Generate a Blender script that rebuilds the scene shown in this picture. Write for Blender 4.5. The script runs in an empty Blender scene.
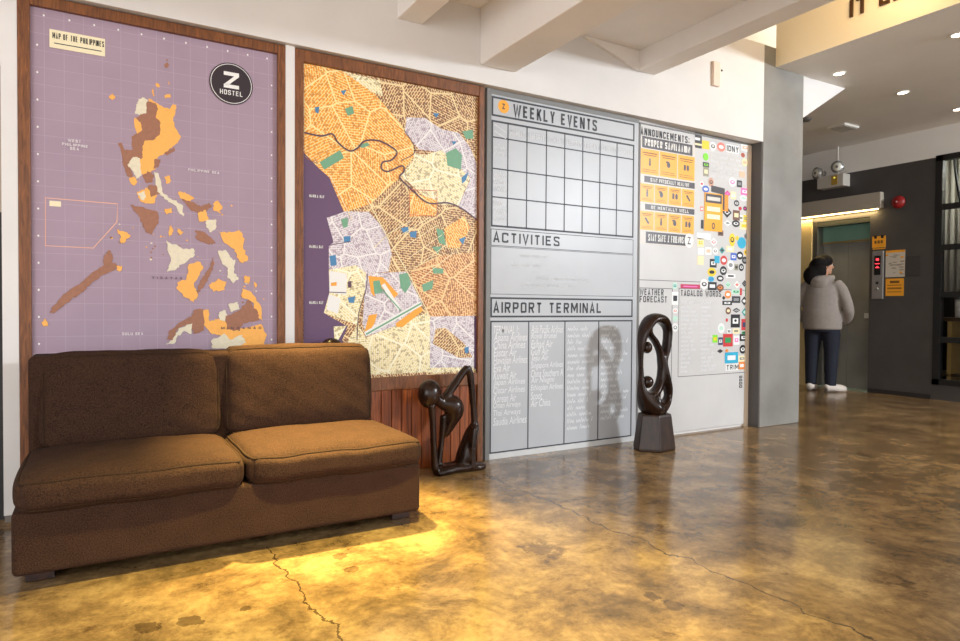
import bpy, bmesh, math, random
from mathutils import Vector, Matrix
random.seed(7)
scene = bpy.context.scene
C = scene.collection
PI = math.pi

# ------------------------------------------------------------------ camera
FPX = 654.56
CAM = Vector((0.0, -3.50026, 0.95))
R_ = Vector((0.86197027, -0.50692251, 0.00606841))
U_ = Vector((0.00421543, 0.01913668, 0.99980799))
F_ = Vector((0.50694131, 0.86177918, -0.01863214))
cd = bpy.data.cameras.new('camera')
cam = bpy.data.objects.new('camera', cd)
C.objects.link(cam)
cd.sensor_width = 36.0
cd.lens = FPX / 960 * 36.0
cd.clip_start = 0.05
cam.matrix_world = Matrix(((R_.x, U_.x, -F_.x, CAM.x), (R_.y, U_.y, -F_.y, CAM.y),
                           (R_.z, U_.z, -F_.z, CAM.z), (0, 0, 0, 1)))
scene.camera = cam

# ------------------------------------------------------------------ world, lights, exposure
scene.view_settings.view_transform = 'Standard'
scene.view_settings.look = 'None'
scene.view_settings.gamma = 1.0
scene.view_settings.use_curve_mapping = False
scene.view_settings.exposure = 0.0
w = bpy.data.worlds.new('world')
scene.world = w
w.use_nodes = True
bg = w.node_tree.nodes['Background']
bg.inputs[0].default_value = (0.97, 0.97, 0.98, 1)
bg.inputs[1].default_value = 1.85


def lamp(name, kind, loc, target, energy, color, size=0.3, size_y=None, spot=60, blend=0.6):
    d = bpy.data.lights.new(name, kind)
    d.energy = energy
    d.color = color
    if kind == 'AREA':
        d.size = size
        if size_y:
            d.shape = 'RECTANGLE'
            d.size_y = size_y
    else:
        d.shadow_soft_size = size
    if kind == 'SPOT':
        d.spot_size = math.radians(spot)
        d.spot_blend = blend
    o = bpy.data.objects.new(name, d)
    C.objects.link(o)
    o.location = loc
    v = Vector(target) - Vector(loc)
    o.rotation_euler = v.to_track_quat('-Z', 'Y').to_euler()
    return o


# daylight from the window at the right end of the hall
lamp('hall_window_daylight', 'AREA', (7.3, -5.8, 2.78), (2.6, 0, 1.0), 440, (0.88, 0.94, 1.0), 0.6, 0.5)
# warm ceiling spots over the sofa and the floor in front of it
lamp('sofa_spot', 'SPOT', (0.88, -0.45, 2.62), (0.86, -0.68, 0.38), 2000, (1.0, 0.74, 0.25), 0.05, spot=38, blend=1.0)
lamp('floor_spot', 'SPOT', (0.85, -1.75, 2.7), (0.80, -1.72, 0), 860, (1.0, 0.84, 0.26), 0.05, spot=70, blend=1.0)
# warm wash above the beam, onto the end of the wall and the fascia
# fill added on the left as daylight, brightens left wall and beam sides
lamp('left_daylight_fill', 'AREA', (-3.4, -5.2, 1.7), (1.2, 0, 1.7), 85, (1.0, 0.97, 0.94), 2.4, 2.2)
lamp('wall_wash', 'AREA', (4.3, -1.25, 3.25), (4.754, -0.7, 3.05), 5.5, (1.0, 0.72, 0.40), 0.5, 0.2)


# ------------------------------------------------------------------ helpers
def at(px, py, Y=0.0):
    """point of the plane y = Y seen at a pixel, as (x, z)"""
    d = F_ + R_ * ((px - 480) / FPX) - U_ * ((py - 320.5) / FPX)
    t = (Y - CAM.y) / d.y
    p = CAM + d * t
    return (p.x, p.z)


def ats(pts, Y=0.0, o=(0, 0), s=1.0):
    return [at(o[0] + x / s, o[1] + y / s, Y) for x, y in pts]


def srgb(r, g, b):
    def f(c):
        c /= 255.0
        return c / 12.92 if c <= 0.04045 else ((c + 0.055) / 1.055) ** 2.4
    return (f(r), f(g), f(b), 1)


MAT = {}


def mat(name, col, rough=0.5, metal=0.0, emit=0.0, noise=0.0, nscale=20.0, bump=0.0, spec=0.5):
    if name in MAT:
        return MAT[name]
    m = bpy.data.materials.new(name)
    m.use_nodes = True
    nt = m.node_tree
    b = nt.nodes['Principled BSDF']
    b.inputs['Base Color'].default_value = col
    b.inputs['Roughness'].default_value = rough
    b.inputs['Metallic'].default_value = metal
    b.inputs['Specular IOR Level'].default_value = spec
    if emit:
        b.inputs['Emission Color'].default_value = col
        b.inputs['Emission Strength'].default_value = emit
    if noise or bump:
        tc = nt.nodes.new('ShaderNodeTexCoord')
        n = nt.nodes.new('ShaderNodeTexNoise')
        n.inputs['Scale'].default_value = nscale
        n.inputs['Detail'].default_value = 6
        nt.links.new(tc.outputs['Object'], n.inputs['Vector'])
        if noise:
            r = nt.nodes.new('ShaderNodeValToRGB')
            r.color_ramp.elements[0].position = 0.3
            r.color_ramp.elements[1].position = 0.7
            r.color_ramp.elements[0].color = tuple(c * (1 - noise) for c in col[:3]) + (1,)
            r.color_ramp.elements[1].color = tuple(min(1, c * (1 + noise)) for c in col[:3]) + (1,)
            nt.links.new(n.outputs['Fac'], r.inputs['Fac'])
            nt.links.new(r.outputs['Color'], b.inputs['Base Color'])
        if bump:
            bp = nt.nodes.new('ShaderNodeBump')
            bp.inputs['Strength'].default_value = bump
            bp.inputs['Distance'].default_value = 0.01
            nt.links.new(n.outputs['Fac'], bp.inputs['Height'])
            nt.links.new(bp.outputs['Normal'], b.inputs['Normal'])
    MAT[name] = m
    return m


def N(nt, t, **kw):
    n = nt.nodes.new('ShaderNode' + t)
    for k, v in kw.items():
        if k in n.inputs:
            n.inputs[k].default_value = v
        else:
            setattr(n, k, v)
    return n


def ramp(nt, src, stops):
    r = nt.nodes.new('ShaderNodeValToRGB')
    e = r.color_ramp.elements
    while len(e) < len(stops):
        e.new(0.5)
    for i, (p, c) in enumerate(stops):
        e[i].position = p
        e[i].color = c
    nt.links.new(src, r.inputs['Fac'])
    return r


def mixc(nt, fac, a, b, mode='MIX'):
    m = nt.nodes.new('ShaderNodeMix')
    m.data_type = 'RGBA'
    m.blend_type = mode
    for sock, v in ((m.inputs[0], fac), (m.inputs[6], a), (m.inputs[7], b)):
        if isinstance(v, (int, float, tuple)):
            sock.default_value = v
        else:
            nt.links.new(v, sock)
    return m.outputs[2]


def math_(nt, op, a, b=None, c=None):
    m = nt.nodes.new('ShaderNodeMath')
    m.operation = op
    for i, v in enumerate((a, b, c)):
        if v is None:
            continue
        if isinstance(v, (int, float)):
            m.inputs[i].default_value = v
        else:
            nt.links.new(v, m.inputs[i])
    return m.outputs[0]


def wood(name, dark, light, grain=(14, 14, 1.2), rough=0.4, planks=None):
    m = mat(name, dark, rough)
    nt = m.node_tree
    b = nt.nodes['Principled BSDF']
    tc = N(nt, 'TexCoord')
    mp = N(nt, 'Mapping')
    mp.inputs['Scale'].default_value = grain
    nt.links.new(tc.outputs['Object'], mp.inputs['Vector'])
    n = N(nt, 'TexNoise', Scale=3.0, Detail=8.0, Distortion=1.2)
    nt.links.new(mp.outputs['Vector'], n.inputs['Vector'])
    r = ramp(nt, n.outputs['Fac'], [(0.3, dark), (0.7, light)])
    nt.links.new(r.outputs['Color'], b.inputs['Base Color'])
    return m


def fabric(name, a, bcol, scale=230):
    m = mat(name, a, 0.95, spec=0.15)
    nt = m.node_tree
    b = nt.nodes['Principled BSDF']
    b.inputs['Sheen Weight'].default_value = 0.0
    tc = N(nt, 'TexCoord')
    n = N(nt, 'TexNoise', Scale=float(scale), Detail=3.0)
    n2 = N(nt, 'TexNoise', Scale=14.0, Detail=5.0)
    nt.links.new(tc.outputs['Object'], n.inputs['Vector'])
    nt.links.new(tc.outputs['Object'], n2.inputs['Vector'])
    s = math_(nt, 'ADD', math_(nt, 'MULTIPLY', n.outputs['Fac'], 0.85), math_(nt, 'MULTIPLY', n2.outputs['Fac'], 0.15))
    r = ramp(nt, s, [(0.32, a), (0.68, bcol)])
    nt.links.new(r.outputs['Color'], b.inputs['Base Color'])
    bp = N(nt, 'Bump', Strength=0.35, Distance=0.004)
    nt.links.new(s, bp.inputs['Height'])
    nt.links.new(bp.outputs['Normal'], b.inputs['Normal'])
    return m


def HZ(pl, p):
    """true where a glyph line turns at the cap or base line, so that the stroke stays inside it"""
    i = pl.index(p)
    for q in (pl[i - 1] if i else None, pl[i + 1] if i < len(pl) - 1 else None):
        if q is not None and q[1] == p[1]:
            return True
    return False


GLYPH = {
    'A': [[(0, 0), (0.5, 1), (1, 0)], [(0.18, 0.3), (0.82, 0.3)]],
    'B': [[(0, 0), (0, 1), (0.8, 1), (1, 0.84), (1, 0.66), (0.8, 0.53), (0, 0.53)], [(0.8, 0.53), (1, 0.38), (1, 0.16), (0.8, 0), (0.001, 0)]],
    'C': [[(1, 0.7), (1, 0.88), (0.8, 1), (0.2, 1), (0, 0.86), (0, 0.14), (0.2, 0), (0.8, 0), (1, 0.12), (1, 0.3)]],
    'D': [[(0, 0), (0, 1), (0.7, 1), (1, 0.8), (1, 0.2), (0.7, 0), (0.001, 0)]],
    'E': [[(1, 1), (0, 1), (0, 0), (1, 0)], [(0, 0.52), (0.85, 0.52)]],
    'F': [[(1, 1), (0, 1), (0, 0)], [(0, 0.5), (0.85, 0.5)]],
    'G': [[(1, 0.72), (1, 0.88), (0.8, 1), (0.2, 1), (0, 0.86), (0, 0.14), (0.2, 0), (0.8, 0), (1, 0.14), (1, 0.46), (0.55, 0.46)]],
    'H': [[(0, 0), (0, 1)], [(1, 0), (1, 1)], [(0, 0.52), (1, 0.52)]],
    'I': [[(0.5, 0), (0.5, 1)]],
    'L': [[(0, 1), (0, 0), (1, 0)]],
    'K': [[(0, 0), (0, 1)], [(1, 1), (0.1, 0.45)], [(0.35, 0.6), (1, 0)]],
    'M': [[(0, 0), (0, 1)], [(0, 1), (0.5, 0.3), (1, 1)], [(1, 1), (1, 0)]],
    'N': [[(0, 0), (0, 1)], [(0, 1), (1, 0)], [(1, 0), (1, 1)]],
    'O': [[(0.2, 0), (0, 0.14), (0, 0.86), (0.2, 1), (0.8, 1), (1, 0.86), (1, 0.14), (0.8, 0), (0.201, 0)]],
    'P': [[(0, 0), (0, 1), (0.8, 1), (1, 0.85), (1, 0.6), (0.8, 0.45), (0, 0.45)]],
    'R': [[(0, 0), (0, 1), (0.8, 1), (1, 0.85), (1, 0.62), (0.8, 0.48), (0, 0.48)], [(0.5, 0.48), (1, 0)]],
    'S': [[(1, 0.74), (1, 0.88), (0.8, 1), (0.2, 1), (0, 0.87), (0, 0.66), (0.2, 0.54), (0.8, 0.47), (1, 0.35), (1, 0.13), (0.8, 0), (0.2, 0), (0, 0.12), (0, 0.27)]],
    'T': [[(0, 1), (1, 1)], [(0.5, 0), (0.5, 0.97)]],
    'U': [[(0, 1), (0, 0.14), (0.2, 0), (0.8, 0), (1, 0.14), (1, 1)]],
    'V': [[(0, 1), (0.5, 0), (1, 1)]],
    'W': [[(0, 1), (0.25, 0), (0.5, 0.9), (0.75, 0), (1, 1)]],
    'X': [[(0, 0), (1, 1)], [(0, 1), (1, 0)]],
    'Y': [[(0, 1), (0.5, 0.45), (1, 1)], [(0.5, 0), (0.5, 0.5)]],
    'Z': [[(0, 1), (1, 1), (0, 0), (1, 0)]],
    ':': [[(0.5, 0.1), (0.5, 0.27)], [(0.5, 0.6), (0.5, 0.77)]],
}


class MB:
    """collects shapes (in world coordinates) into one mesh"""

    def __init__(self):
        self.v, self.f, self.m, self.mats = [], [], [], []

    def mi(self, m):
        if m not in self.mats:
            self.mats.append(m)
        return self.mats.index(m)

    def add(self, vs, fs, m):
        o = len(self.v)
        k = self.mi(m)
        self.v += [tuple(p) for p in vs]
        for f in fs:
            self.f.append([i + o for i in f])
            self.m.append(k)

    def box(self, x0, x1, y0, y1, z0, z1, m):
        vs = [(x, y, z) for x in (x0, x1) for y in (y0, y1) for z in (z0, z1)]
        fs = [(0, 1, 3, 2), (4, 6, 7, 5), (0, 4, 5, 1), (2, 3, 7, 6), (0, 2, 6, 4), (1, 5, 7, 3)]
        self.add(vs, fs, m)
        return self

    def poly(self, pts, y, m):
        self.add([(x, y, z) for x, z in pts], [list(range(len(pts)))], m)
        return self

    def prism(self, pts, a0, a1, m, axis='y'):
        n = len(pts)

        def P(p, a):
            if axis == 'y':
                return (p[0], a, p[1])
            if axis == 'z':
                return (p[0], p[1], a)
            return (a, p[0], p[1])
        vs = [P(p, a0) for p in pts] + [P(p, a1) for p in pts]
        fs = [list(range(n)), list(range(2 * n - 1, n - 1, -1))]
        fs += [(i, (i + 1) % n, n + (i + 1) % n, n + i) for i in range(n)]
        self.add(vs, fs, m)
        return self

    def strip(self, pts, wd, y, m, closed=False):
        pts = [Vector(p) for p in pts]
        n = len(pts)
        L, Rr = [], []
        for i, p in enumerate(pts):
            a = pts[(i - 1) % n] if (i > 0 or closed) else p
            b = pts[(i + 1) % n] if (i < n - 1 or closed) else p
            t = (b - a)
            t = t.normalized() if t.length > 1e-9 else Vector((1, 0))
            q = Vector((-t.y, t.x)) * wd / 2
            L.append(p + q)
            Rr.append(p - q)
        vs = [(p.x, y, p.y) for p in L] + [(p.x, y, p.y) for p in Rr]
        fs = [(i, i + 1, n + i + 1, n + i) for i in range(n - 1)]
        if closed:
            fs.append((n - 1, 0, n, 2 * n - 1))
        self.add(vs, fs, m)
        return self

    def ring(self, cx, cz, rx, rz, y, m, n=28):
        self.poly([(cx + rx * math.cos(2 * PI * i / n), cz + rz * math.sin(2 * PI * i / n)) for i in range(n)], y, m)
        return self

    def tube(self, path, rad, m, seg=12, closed=False, flat=1.0):
        path = [Vector(p) for p in path]
        n = len(path)
        if not isinstance(rad, (list, tuple)):
            rad = [rad] * n
        vs, fs = [], []
        ref = None
        for i, p in enumerate(path):
            a = path[(i - 1) % n] if (i > 0 or closed) else p
            b = path[(i + 1) % n] if (i < n - 1 or closed) else p
            t = (b - a).normalized()
            if ref is None:
                ref = Vector((0, 1, 0)) if abs(t.y) < 0.9 else Vector((1, 0, 0))
            u = (ref - t * ref.dot(t)).normalized()
            ref = u
            q = t.cross(u)
            for k in range(seg):
                an = 2 * PI * k / seg
                vs.append(p + (u * math.cos(an) * flat + q * math.sin(an)) * rad[i])
        for i in range(n if closed else n - 1):
            j = (i + 1) % n
            for k in range(seg):
                l = (k + 1) % seg
                fs.append((i * seg + k, i * seg + l, j * seg + l, j * seg + k))
        if not closed:
            fs.append(list(range(seg - 1, -1, -1)))
            fs.append([(n - 1) * seg + k for k in range(seg)])
        self.add(vs, fs, m)
        return self

    def loft(self, secs, m, seg=24):
        """secs: (cx, cy, cz, rx, ry) ellipses stacked along z"""
        vs, fs = [], []
        for cx, cy, cz, rx, ry in secs:
            for k in range(seg):
                a = 2 * PI * k / seg
                vs.append((cx + rx * math.cos(a), cy + ry * math.sin(a), cz))
        n = len(secs)
        for i in range(n - 1):
            for k in range(seg):
                l = (k + 1) % seg
                fs.append((i * seg + k, i * seg + l, (i + 1) * seg + l, (i + 1) * seg + k))
        fs.append(list(range(seg - 1, -1, -1)))
        fs.append([(n - 1) * seg + k for k in range(seg)])
        self.add(vs, fs, m)
        return self

    def ball(self, c, r, m, nu=20, nv=12):
        if isinstance(r, (int, float)):
            r = (r, r, r)
        vs = [(c[0], c[1], c[2] - r[2])]
        fs = []
        for j in range(1, nv):
            ph = -PI / 2 + PI * j / nv
            for i in range(nu):
                th = 2 * PI * i / nu
                vs.append((c[0] + r[0] * math.cos(ph) * math.cos(th), c[1] + r[1] * math.cos(ph) * math.sin(th), c[2] + r[2] * math.sin(ph)))
        vs.append((c[0], c[1], c[2] + r[2]))
        for i in range(nu):
            fs.append((0, 1 + (i + 1) % nu, 1 + i))
        for j in range(nv - 2):
            for i in range(nu):
                a = 1 + j * nu + i
                b = 1 + j * nu + (i + 1) % nu
                fs.append((a, b, b + nu, a + nu))
        o = 1 + (nv - 2) * nu
        for i in range(nu):
            fs.append((o + i, o + (i + 1) % nu, len(vs) - 1))
        self.add(vs, fs, m)
        return self

    def text(self, s, x0, x1, z0, z1, y, m, bold=0.0, slant=0.0):
        """lettering fitted to the rectangle x0..x1, z0..z1 on the plane y"""
        cu = bpy.data.curves.new('t', 'FONT')
        cu.body = s
        cu.offset = bold
        cu.shear = slant
        cu.resolution_u = 3
        ob = bpy.data.objects.new('t', cu)
        C.objects.link(ob)
        dg = bpy.context.evaluated_depsgraph_get()
        dg.update()
        me = bpy.data.meshes.new_from_object(ob.evaluated_get(dg))
        if len(me.vertices):
            xs = [q.co.x for q in me.vertices]
            ys = [q.co.y for q in me.vertices]
            a, b, c, d = min(xs), max(xs), min(ys), max(ys)
            vs = [(x0 + (q.co.x - a) / (b - a) * (x1 - x0), y, z0 + (q.co.y - c) / max(1e-6, d - c) * (z1 - z0)) for q in me.vertices]
            self.add(vs, [list(p.vertices) for p in me.polygons], m)
        bpy.data.objects.remove(ob)
        bpy.data.meshes.remove(me)
        bpy.data.curves.remove(cu)
        return self

    def stroke(self, pts, wd, y, m):
        """a mitred line of constant width on the plane y"""
        pts = [Vector(p) for p in pts]
        n = len(pts)
        L, Rr = [], []
        for i, p in enumerate(pts):
            a = (p - pts[i - 1]).normalized() if i else None
            b = (pts[i + 1] - p).normalized() if i < n - 1 else None
            a = a or b
            b = b or a
            na, nb = Vector((-a.y, a.x)), Vector((-b.y, b.x))
            q = na + nb
            q = q.normalized() if q.length > 1e-6 else na
            k = wd / 2 / max(0.45, q.dot(na))
            e = a * (-wd * 0.5 if i == 0 else 0) + b * (wd * 0.5 if i == n - 1 else 0)
            e = e * 0
            L.append(p + q * k + e)
            Rr.append(p - q * k + e)
        vs = [(p.x, y, p.y) for p in L] + [(p.x, y, p.y) for p in Rr]
        self.add(vs, [(i, i + 1, n + i + 1, n + i) for i in range(n - 1)], m)
        return self

    def letters(self, s, x0, x1, z0, z1, y, m, wt=0.17, only=None):
        """plain block capitals fitted to the rectangle x0..x1, z0..z1"""
        wid = {'I': 0.2, ' ': 0.55, 'M': 1.3, 'W': 1.55, ':': 0.2, 'N': 1.05}
        gap = 0.33
        tot = sum(wid.get(c, 1.0) for c in s) + gap * (len(s) - 1)
        u = (x1 - x0) / tot
        h = z1 - z0
        wd = min(h * wt, u * 0.42)
        x = x0
        k = 0
        for c in s:
            w_ = wid.get(c, 1.0) * u
            if c == ' ':
                k += 1
            for pl in (GLYPH.get(c, []) if only is None or only == k else []):
                ee = wd / 2
                self.stroke([(x + ee + px * max(0.0, w_ - wd), z0 + ee * (1 if 0 < pz < 1 else 0) * 0 + (wd / 2 if (pz == 0 and HZ(pl, (px, pz))) else (-wd / 2 if (pz == 1 and HZ(pl, (px, pz))) else 0)) + pz * h) for px, pz in pl], wd, y, m)
            x += w_ + gap * u
        return self

    def scribble(self, x0, x1, z, h, y, m, wd=0.004):
        """an illegible handwritten line"""
        x = x0
        while x < x1 - 0.012:
            L = random.uniform(0.05, 0.12)
            pts = []
            xx = x
            up = False
            while xx < min(x + L, x1):
                pts.append((xx, z + (random.choice((0.55, 0.6, 1.0)) if up else random.uniform(0, 0.08)) * h))
                up = not up
                xx += h * random.uniform(0.12, 0.3)
            if len(pts) > 1:
                self.stroke(pts, wd, y, m)
            x += L + 0.02
        return self

    def build(self, name, parent=None, smooth=False, bevel=0.0, seg=2, weld=False):
        me = bpy.data.meshes.new(name)
        off = parent_base(parent)
        me.from_pydata([(p[0] - off[0], p[1] - off[1], p[2] - off[2]) for p in self.v], [], self.f)
        for m in self.mats:
            me.materials.append(m)
        for p, k in zip(me.polygons, self.m):
            p.material_index = k
            p.use_smooth = smooth
        if weld:
            bm = bmesh.new()
            bm.from_mesh(me)
            bmesh.ops.remove_doubles(bm, verts=bm.verts, dist=1e-5)
            bmesh.ops.recalc_face_normals(bm, faces=bm.faces)
            bm.to_mesh(me)
            bm.free()
        me.update()
        o = bpy.data.objects.new(name, me)
        C.objects.link(o)
        if parent:
            o.parent = parent
        if bevel:
            b = o.modifiers.new('bevel', 'BEVEL')
            b.width = bevel
            b.segments = seg
            b.limit_method = 'ANGLE'
        return o


def parent_base(p):
    x = Vector((0, 0, 0))
    while p is not None:
        x += p.location
        p = p.parent
    return x


def tag(o, label, cat, group=None):
    o['label'] = label
    o['category'] = cat
    if group:
        o['group'] = group
    return o


def thing(name, loc, label, cat, group=None):
    o = bpy.data.objects.new(name, None)
    o.empty_display_size = 0.1
    C.objects.link(o)
    o.location = loc
    return tag(o, label, cat, group)


def struct(o):
    o['kind'] = 'structure'
    return o


def fuse(o, voxel, it=4):
    r = o.modifiers.new('fuse', 'REMESH')
    r.mode = 'VOXEL'
    r.voxel_size = voxel
    r.use_smooth_shade = True
    s = o.modifiers.new('soft', 'SMOOTH')
    s.factor = 0.5
    s.iterations = it
    return o


def spline(pts, n=6):
    """Catmull-Rom through points of any dimension"""
    pts = [tuple(p) for p in pts]
    out = []
    for i in range(len(pts) - 1):
        p0 = pts[max(0, i - 1)]
        p1, p2 = pts[i], pts[i + 1]
        p3 = pts[min(len(pts) - 1, i + 2)]
        for k in range(n):
            t = k / n
            out.append(tuple(0.5 * (2 * b + (c - a) * t + (2 * a - 5 * b + 4 * c - d) * t * t + (3 * b - a - 3 * c + d) * t ** 3)
                             for a, b, c, d in zip(p0, p1, p2, p3)))
    out.append(pts[-1])
    return out


# ------------------------------------------------------------------ surface materials
white = mat('white_plaster', srgb(223, 220, 217), 0.85, noise=0.035, nscale=3, bump=0.05)
beam_m = mat('beam_paint', srgb(238, 234, 230), 0.8, noise=0.03, nscale=3)
hall_white = mat('hall_ceiling_paint', srgb(236, 232, 226), 0.8, noise=0.03, nscale=2)
grey_dark = mat('charcoal_paint', srgb(72, 68, 66), 0.55, noise=0.10, nscale=4)
fascia_m = mat('cream_fascia_paint', srgb(248, 234, 204), 0.7)
cream_m = mat('cream_paint', srgb(214, 190, 132), 0.6)
black = mat('black_metal', srgb(18, 17, 17), 0.4)
blackp = mat('black_print', srgb(30, 29, 32), 0.6)
whitep = mat('white_print', srgb(235, 234, 230), 0.6)


def floor_material():
    m = mat('polished_concrete', (0.3, 0.2, 0.1, 1), 0.2)
    nt = m.node_tree
    b = nt.nodes['Principled BSDF']
    tc = N(nt, 'TexCoord')
    o = tc.outputs['Object']
    n1 = N(nt, 'TexNoise', Scale=0.9, Detail=7.0, Roughness=0.6, Distortion=0.2)
    n2 = N(nt, 'TexNoise', Scale=3.4, Detail=12.0, Roughness=0.74, Distortion=0.35)
    n3 = N(nt, 'TexNoise', Scale=30.0, Detail=6.0, Roughness=0.7)
    for n in (n1, n2, n3):
        nt.links.new(o, n.inputs['Vector'])
    base = ramp(nt, n1.outputs['Fac'], [(0.34, srgb(94, 75, 52)), (0.5, srgb(132, 107, 74)), (0.66, srgb(164, 134, 90))])
    mott = ramp(nt, n2.outputs['Fac'], [(0.38, srgb(56, 42, 28)), (0.49, srgb(128, 101, 67)), (0.62, srgb(184, 153, 106))])
    c = mixc(nt, 0.6, base.outputs['Color'], mott.outputs['Color'])
    fine = ramp(nt, n3.outputs['Fac'], [(0.3, (0.82, 0.8, 0.78, 1)), (0.62, (1.03, 1.02, 1.0, 1))])
    c = mixc(nt, 1.0, c, fine.outputs['Color'], 'MULTIPLY')
    n6 = N(nt, 'TexNoise', Scale=8.0, Detail=14.0, Roughness=0.82, Distortion=0.2)
    nt.links.new(o, n6.inputs['Vector'])
    f6 = ramp(nt, n6.outputs['Fac'], [(0.38, (0.50, 0.46, 0.42, 1)), (0.47, (0.92, 0.91, 0.9, 1)), (0.60, (1.12, 1.1, 1.06, 1))])
    c = mixc(nt, 0.8, c, f6.outputs['Color'], 'MULTIPLY')
    # dark blotches
    n4 = N(nt, 'TexNoise', Scale=2.6, Detail=8.0, Roughness=0.72, Distortion=0.3)
    nt.links.new(o, n4.inputs['Vector'])
    bl = ramp(nt, n4.outputs['Fac'], [(0.60, (0, 0, 0, 1)), (0.64, (1, 1, 1, 1))])
    c = mixc(nt, math_(nt, 'MULTIPLY', bl.outputs['Color'], 0.62), c, srgb(66, 46, 26))
    # cracks
    sx = N(nt, 'SeparateXYZ')
    nt.links.new(o, sx.inputs[0])
    wob = N(nt, 'TexNoise', Scale=6.0, Detail=6.0, Roughness=0.6)
    nt.links.new(o, wob.inputs['Vector'])
    wv = math_(nt, 'MULTIPLY', math_(nt, 'SUBTRACT', wob.outputs['Fac'], 0.5), 0.16)
    wn = N(nt, 'TexNoise', Scale=14.0, Detail=6.0, Roughness=0.6)
    nt.links.new(o, wn.inputs['Vector'])
    for (qx, qy, qr) in STAINS:
        dx = math_(nt, 'SUBTRACT', sx.outputs[0], qx)
        dy = math_(nt, 'SUBTRACT', sx.outputs[1], qy)
        dd = math_(nt, 'SQRT', math_(nt, 'ADD', math_(nt, 'MULTIPLY', dx, dx), math_(nt, 'MULTIPLY', dy, dy)))
        dd = math_(nt, 'ADD', dd, math_(nt, 'MULTIPLY', math_(nt, 'SUBTRACT', wn.outputs['Fac'], 0.5), 0.12))
        c = mixc(nt, math_(nt, 'MULTIPLY', math_(nt, 'LESS_THAN', dd, qr), 0.6), c, srgb(58, 42, 26))
    for (ax, ay, bx, by, wd) in CRACKS:
        L = math.hypot(bx - ax, by - ay)
        tx, ty = (bx - ax) / L, (by - ay) / L
        d = math_(nt, 'ADD', math_(nt, 'ADD', math_(nt, 'MULTIPLY', sx.outputs[0], -ty), math_(nt, 'MULTIPLY', sx.outputs[1], tx)), ty * ax - tx * ay)
        d = math_(nt, 'ABSOLUTE', math_(nt, 'ADD', d, wv))
        s = math_(nt, 'ADD', math_(nt, 'ADD', math_(nt, 'MULTIPLY', sx.outputs[0], tx), math_(nt, 'MULTIPLY', sx.outputs[1], ty)), -(tx * ax + ty * ay))
        on = math_(nt, 'MULTIPLY', math_(nt, 'GREATER_THAN', s, 0.0), math_(nt, 'LESS_THAN', s, L))
        on = math_(nt, 'MULTIPLY', on, math_(nt, 'LESS_THAN', d, wd))
        c = mixc(nt, math_(nt, 'MULTIPLY', on, 0.75), c, srgb(46, 30, 16))
    nt.links.new(c, b.inputs['Base Color'])
    rr = ramp(nt, n2.outputs['Fac'], [(0.35, (0.24, 0.24, 0.24, 1)), (0.65, (0.10, 0.10, 0.10, 1))])
    nt.links.new(rr.outputs['Color'], b.inputs['Roughness'])
    bp = N(nt, 'Bump', Strength=0.08, Distance=0.01)
    nt.links.new(n2.outputs['Fac'], bp.inputs['Height'])
    nt.links.new(bp.outputs['Normal'], b.inputs['Normal'])
    return m


STAINS = [(0.13, -1.34, 0.035), (0.24, -1.37, 0.035), (0.80, -1.09, 0.03), (0.40, -1.36, 0.018), (0.80, -1.23, 0.025), (1.58, -1.95, 0.03), (1.60, -2.02, 0.025)]
CRACKS = [(1.925, -0.3, 1.925, -2.7, 0.004), (0.59, -0.86, 0.60, -1.95, 0.004)]
floor_m = floor_material()

# ------------------------------------------------------------------ the room
o = MB().box(-4, 9.6, -9, 3.0, -0.12, 0, floor_m).build('floor'); struct(o)
# main wall behind the boards and the proud upper wall
o = MB().box(-0.345, 4.66, 0.02, 0.2, 0, 2.34, white).build('wall_back'); struct(o)
up = MB().box(-4, 3.40, -0.05, 0.2, 2.318, 2.78, white)
up.add([(3.40, -0.05, 2.318), (4.6149, -0.108, 2.297), (4.6149, 0.04, 2.297), (3.40, 0.04, 2.318),
        (3.40, -0.05, 3.07), (4.6149, -0.108, 3.07), (4.6149, 0.04, 3.07), (3.40, 0.04, 3.07)],
       [(3, 2, 1, 0), (4, 5, 6, 7), (0, 1, 5, 4), (1, 2, 6, 5), (2, 3, 7, 6), (3, 0, 4, 7)], white)
struct(up
       .box(-4, -0.345, 0.02, 0.2, 2.0, 2.34, white).build('wall_back_upper'))
struct(MB().box(-0.345, -0.2865, -0.018, 0.0199, 0.035, 2.318, white).build('trim_10'))
struct(MB().box(0.8625, 0.9105, -0.018, 0.0199, 0, 2.318, white).build('trim_11'))
struct(MB().box(3.4, 5.6, 0.45, 0.6, 2.2, 3.7, fascia_m).build('wall_back_recess'))
# beams, ceilings
struct(MB().box(-4, 3.47, -6.5, 0.2, 2.765, 2.95, beam_m).build('ceiling'))
for i, (x0, x1, z0) in enumerate(((1.475, 1.63, 2.58), (2.018, 2.273, 2.427), (3.30, 3.47, 2.63))):
    struct(MB().box(x0, x1, -6.5, -0.05, z0, 2.80, beam_m).build('trim_%d' % (i + 1), bevel=0.006))
struct(MB().prism([(2.80, 2.764), (3.30, 2.764), (3.30, 2.63)], -0.05, -0.075, beam_m).build('trim_4'))
struct(MB().box(3.47, 5.2, -6.5, 0.6, 3.6, 3.7, white).build('ceiling_raised'))
struct(MB().box(3.40, 3.47, -6.5, 0.2, 2.80, 3.7, beam_m).build('trim_5'))
struct(MB().box(4.90, 8.2, -6.5, 3.0, 2.915, 3.05, hall_white).box(4.754, 4.90, -0.112, 3.0, 2.915, 3.05, hall_white).build('ceiling_hall'))
struct(MB().box(4.754, 4.8999, -6.5, -0.112, 2.9149, 3.62, fascia_m).box(4.7541, 4.8999, -6.5, -0.112, 2.9135, 2.9148, hall_white).build('trim_6'))
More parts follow.
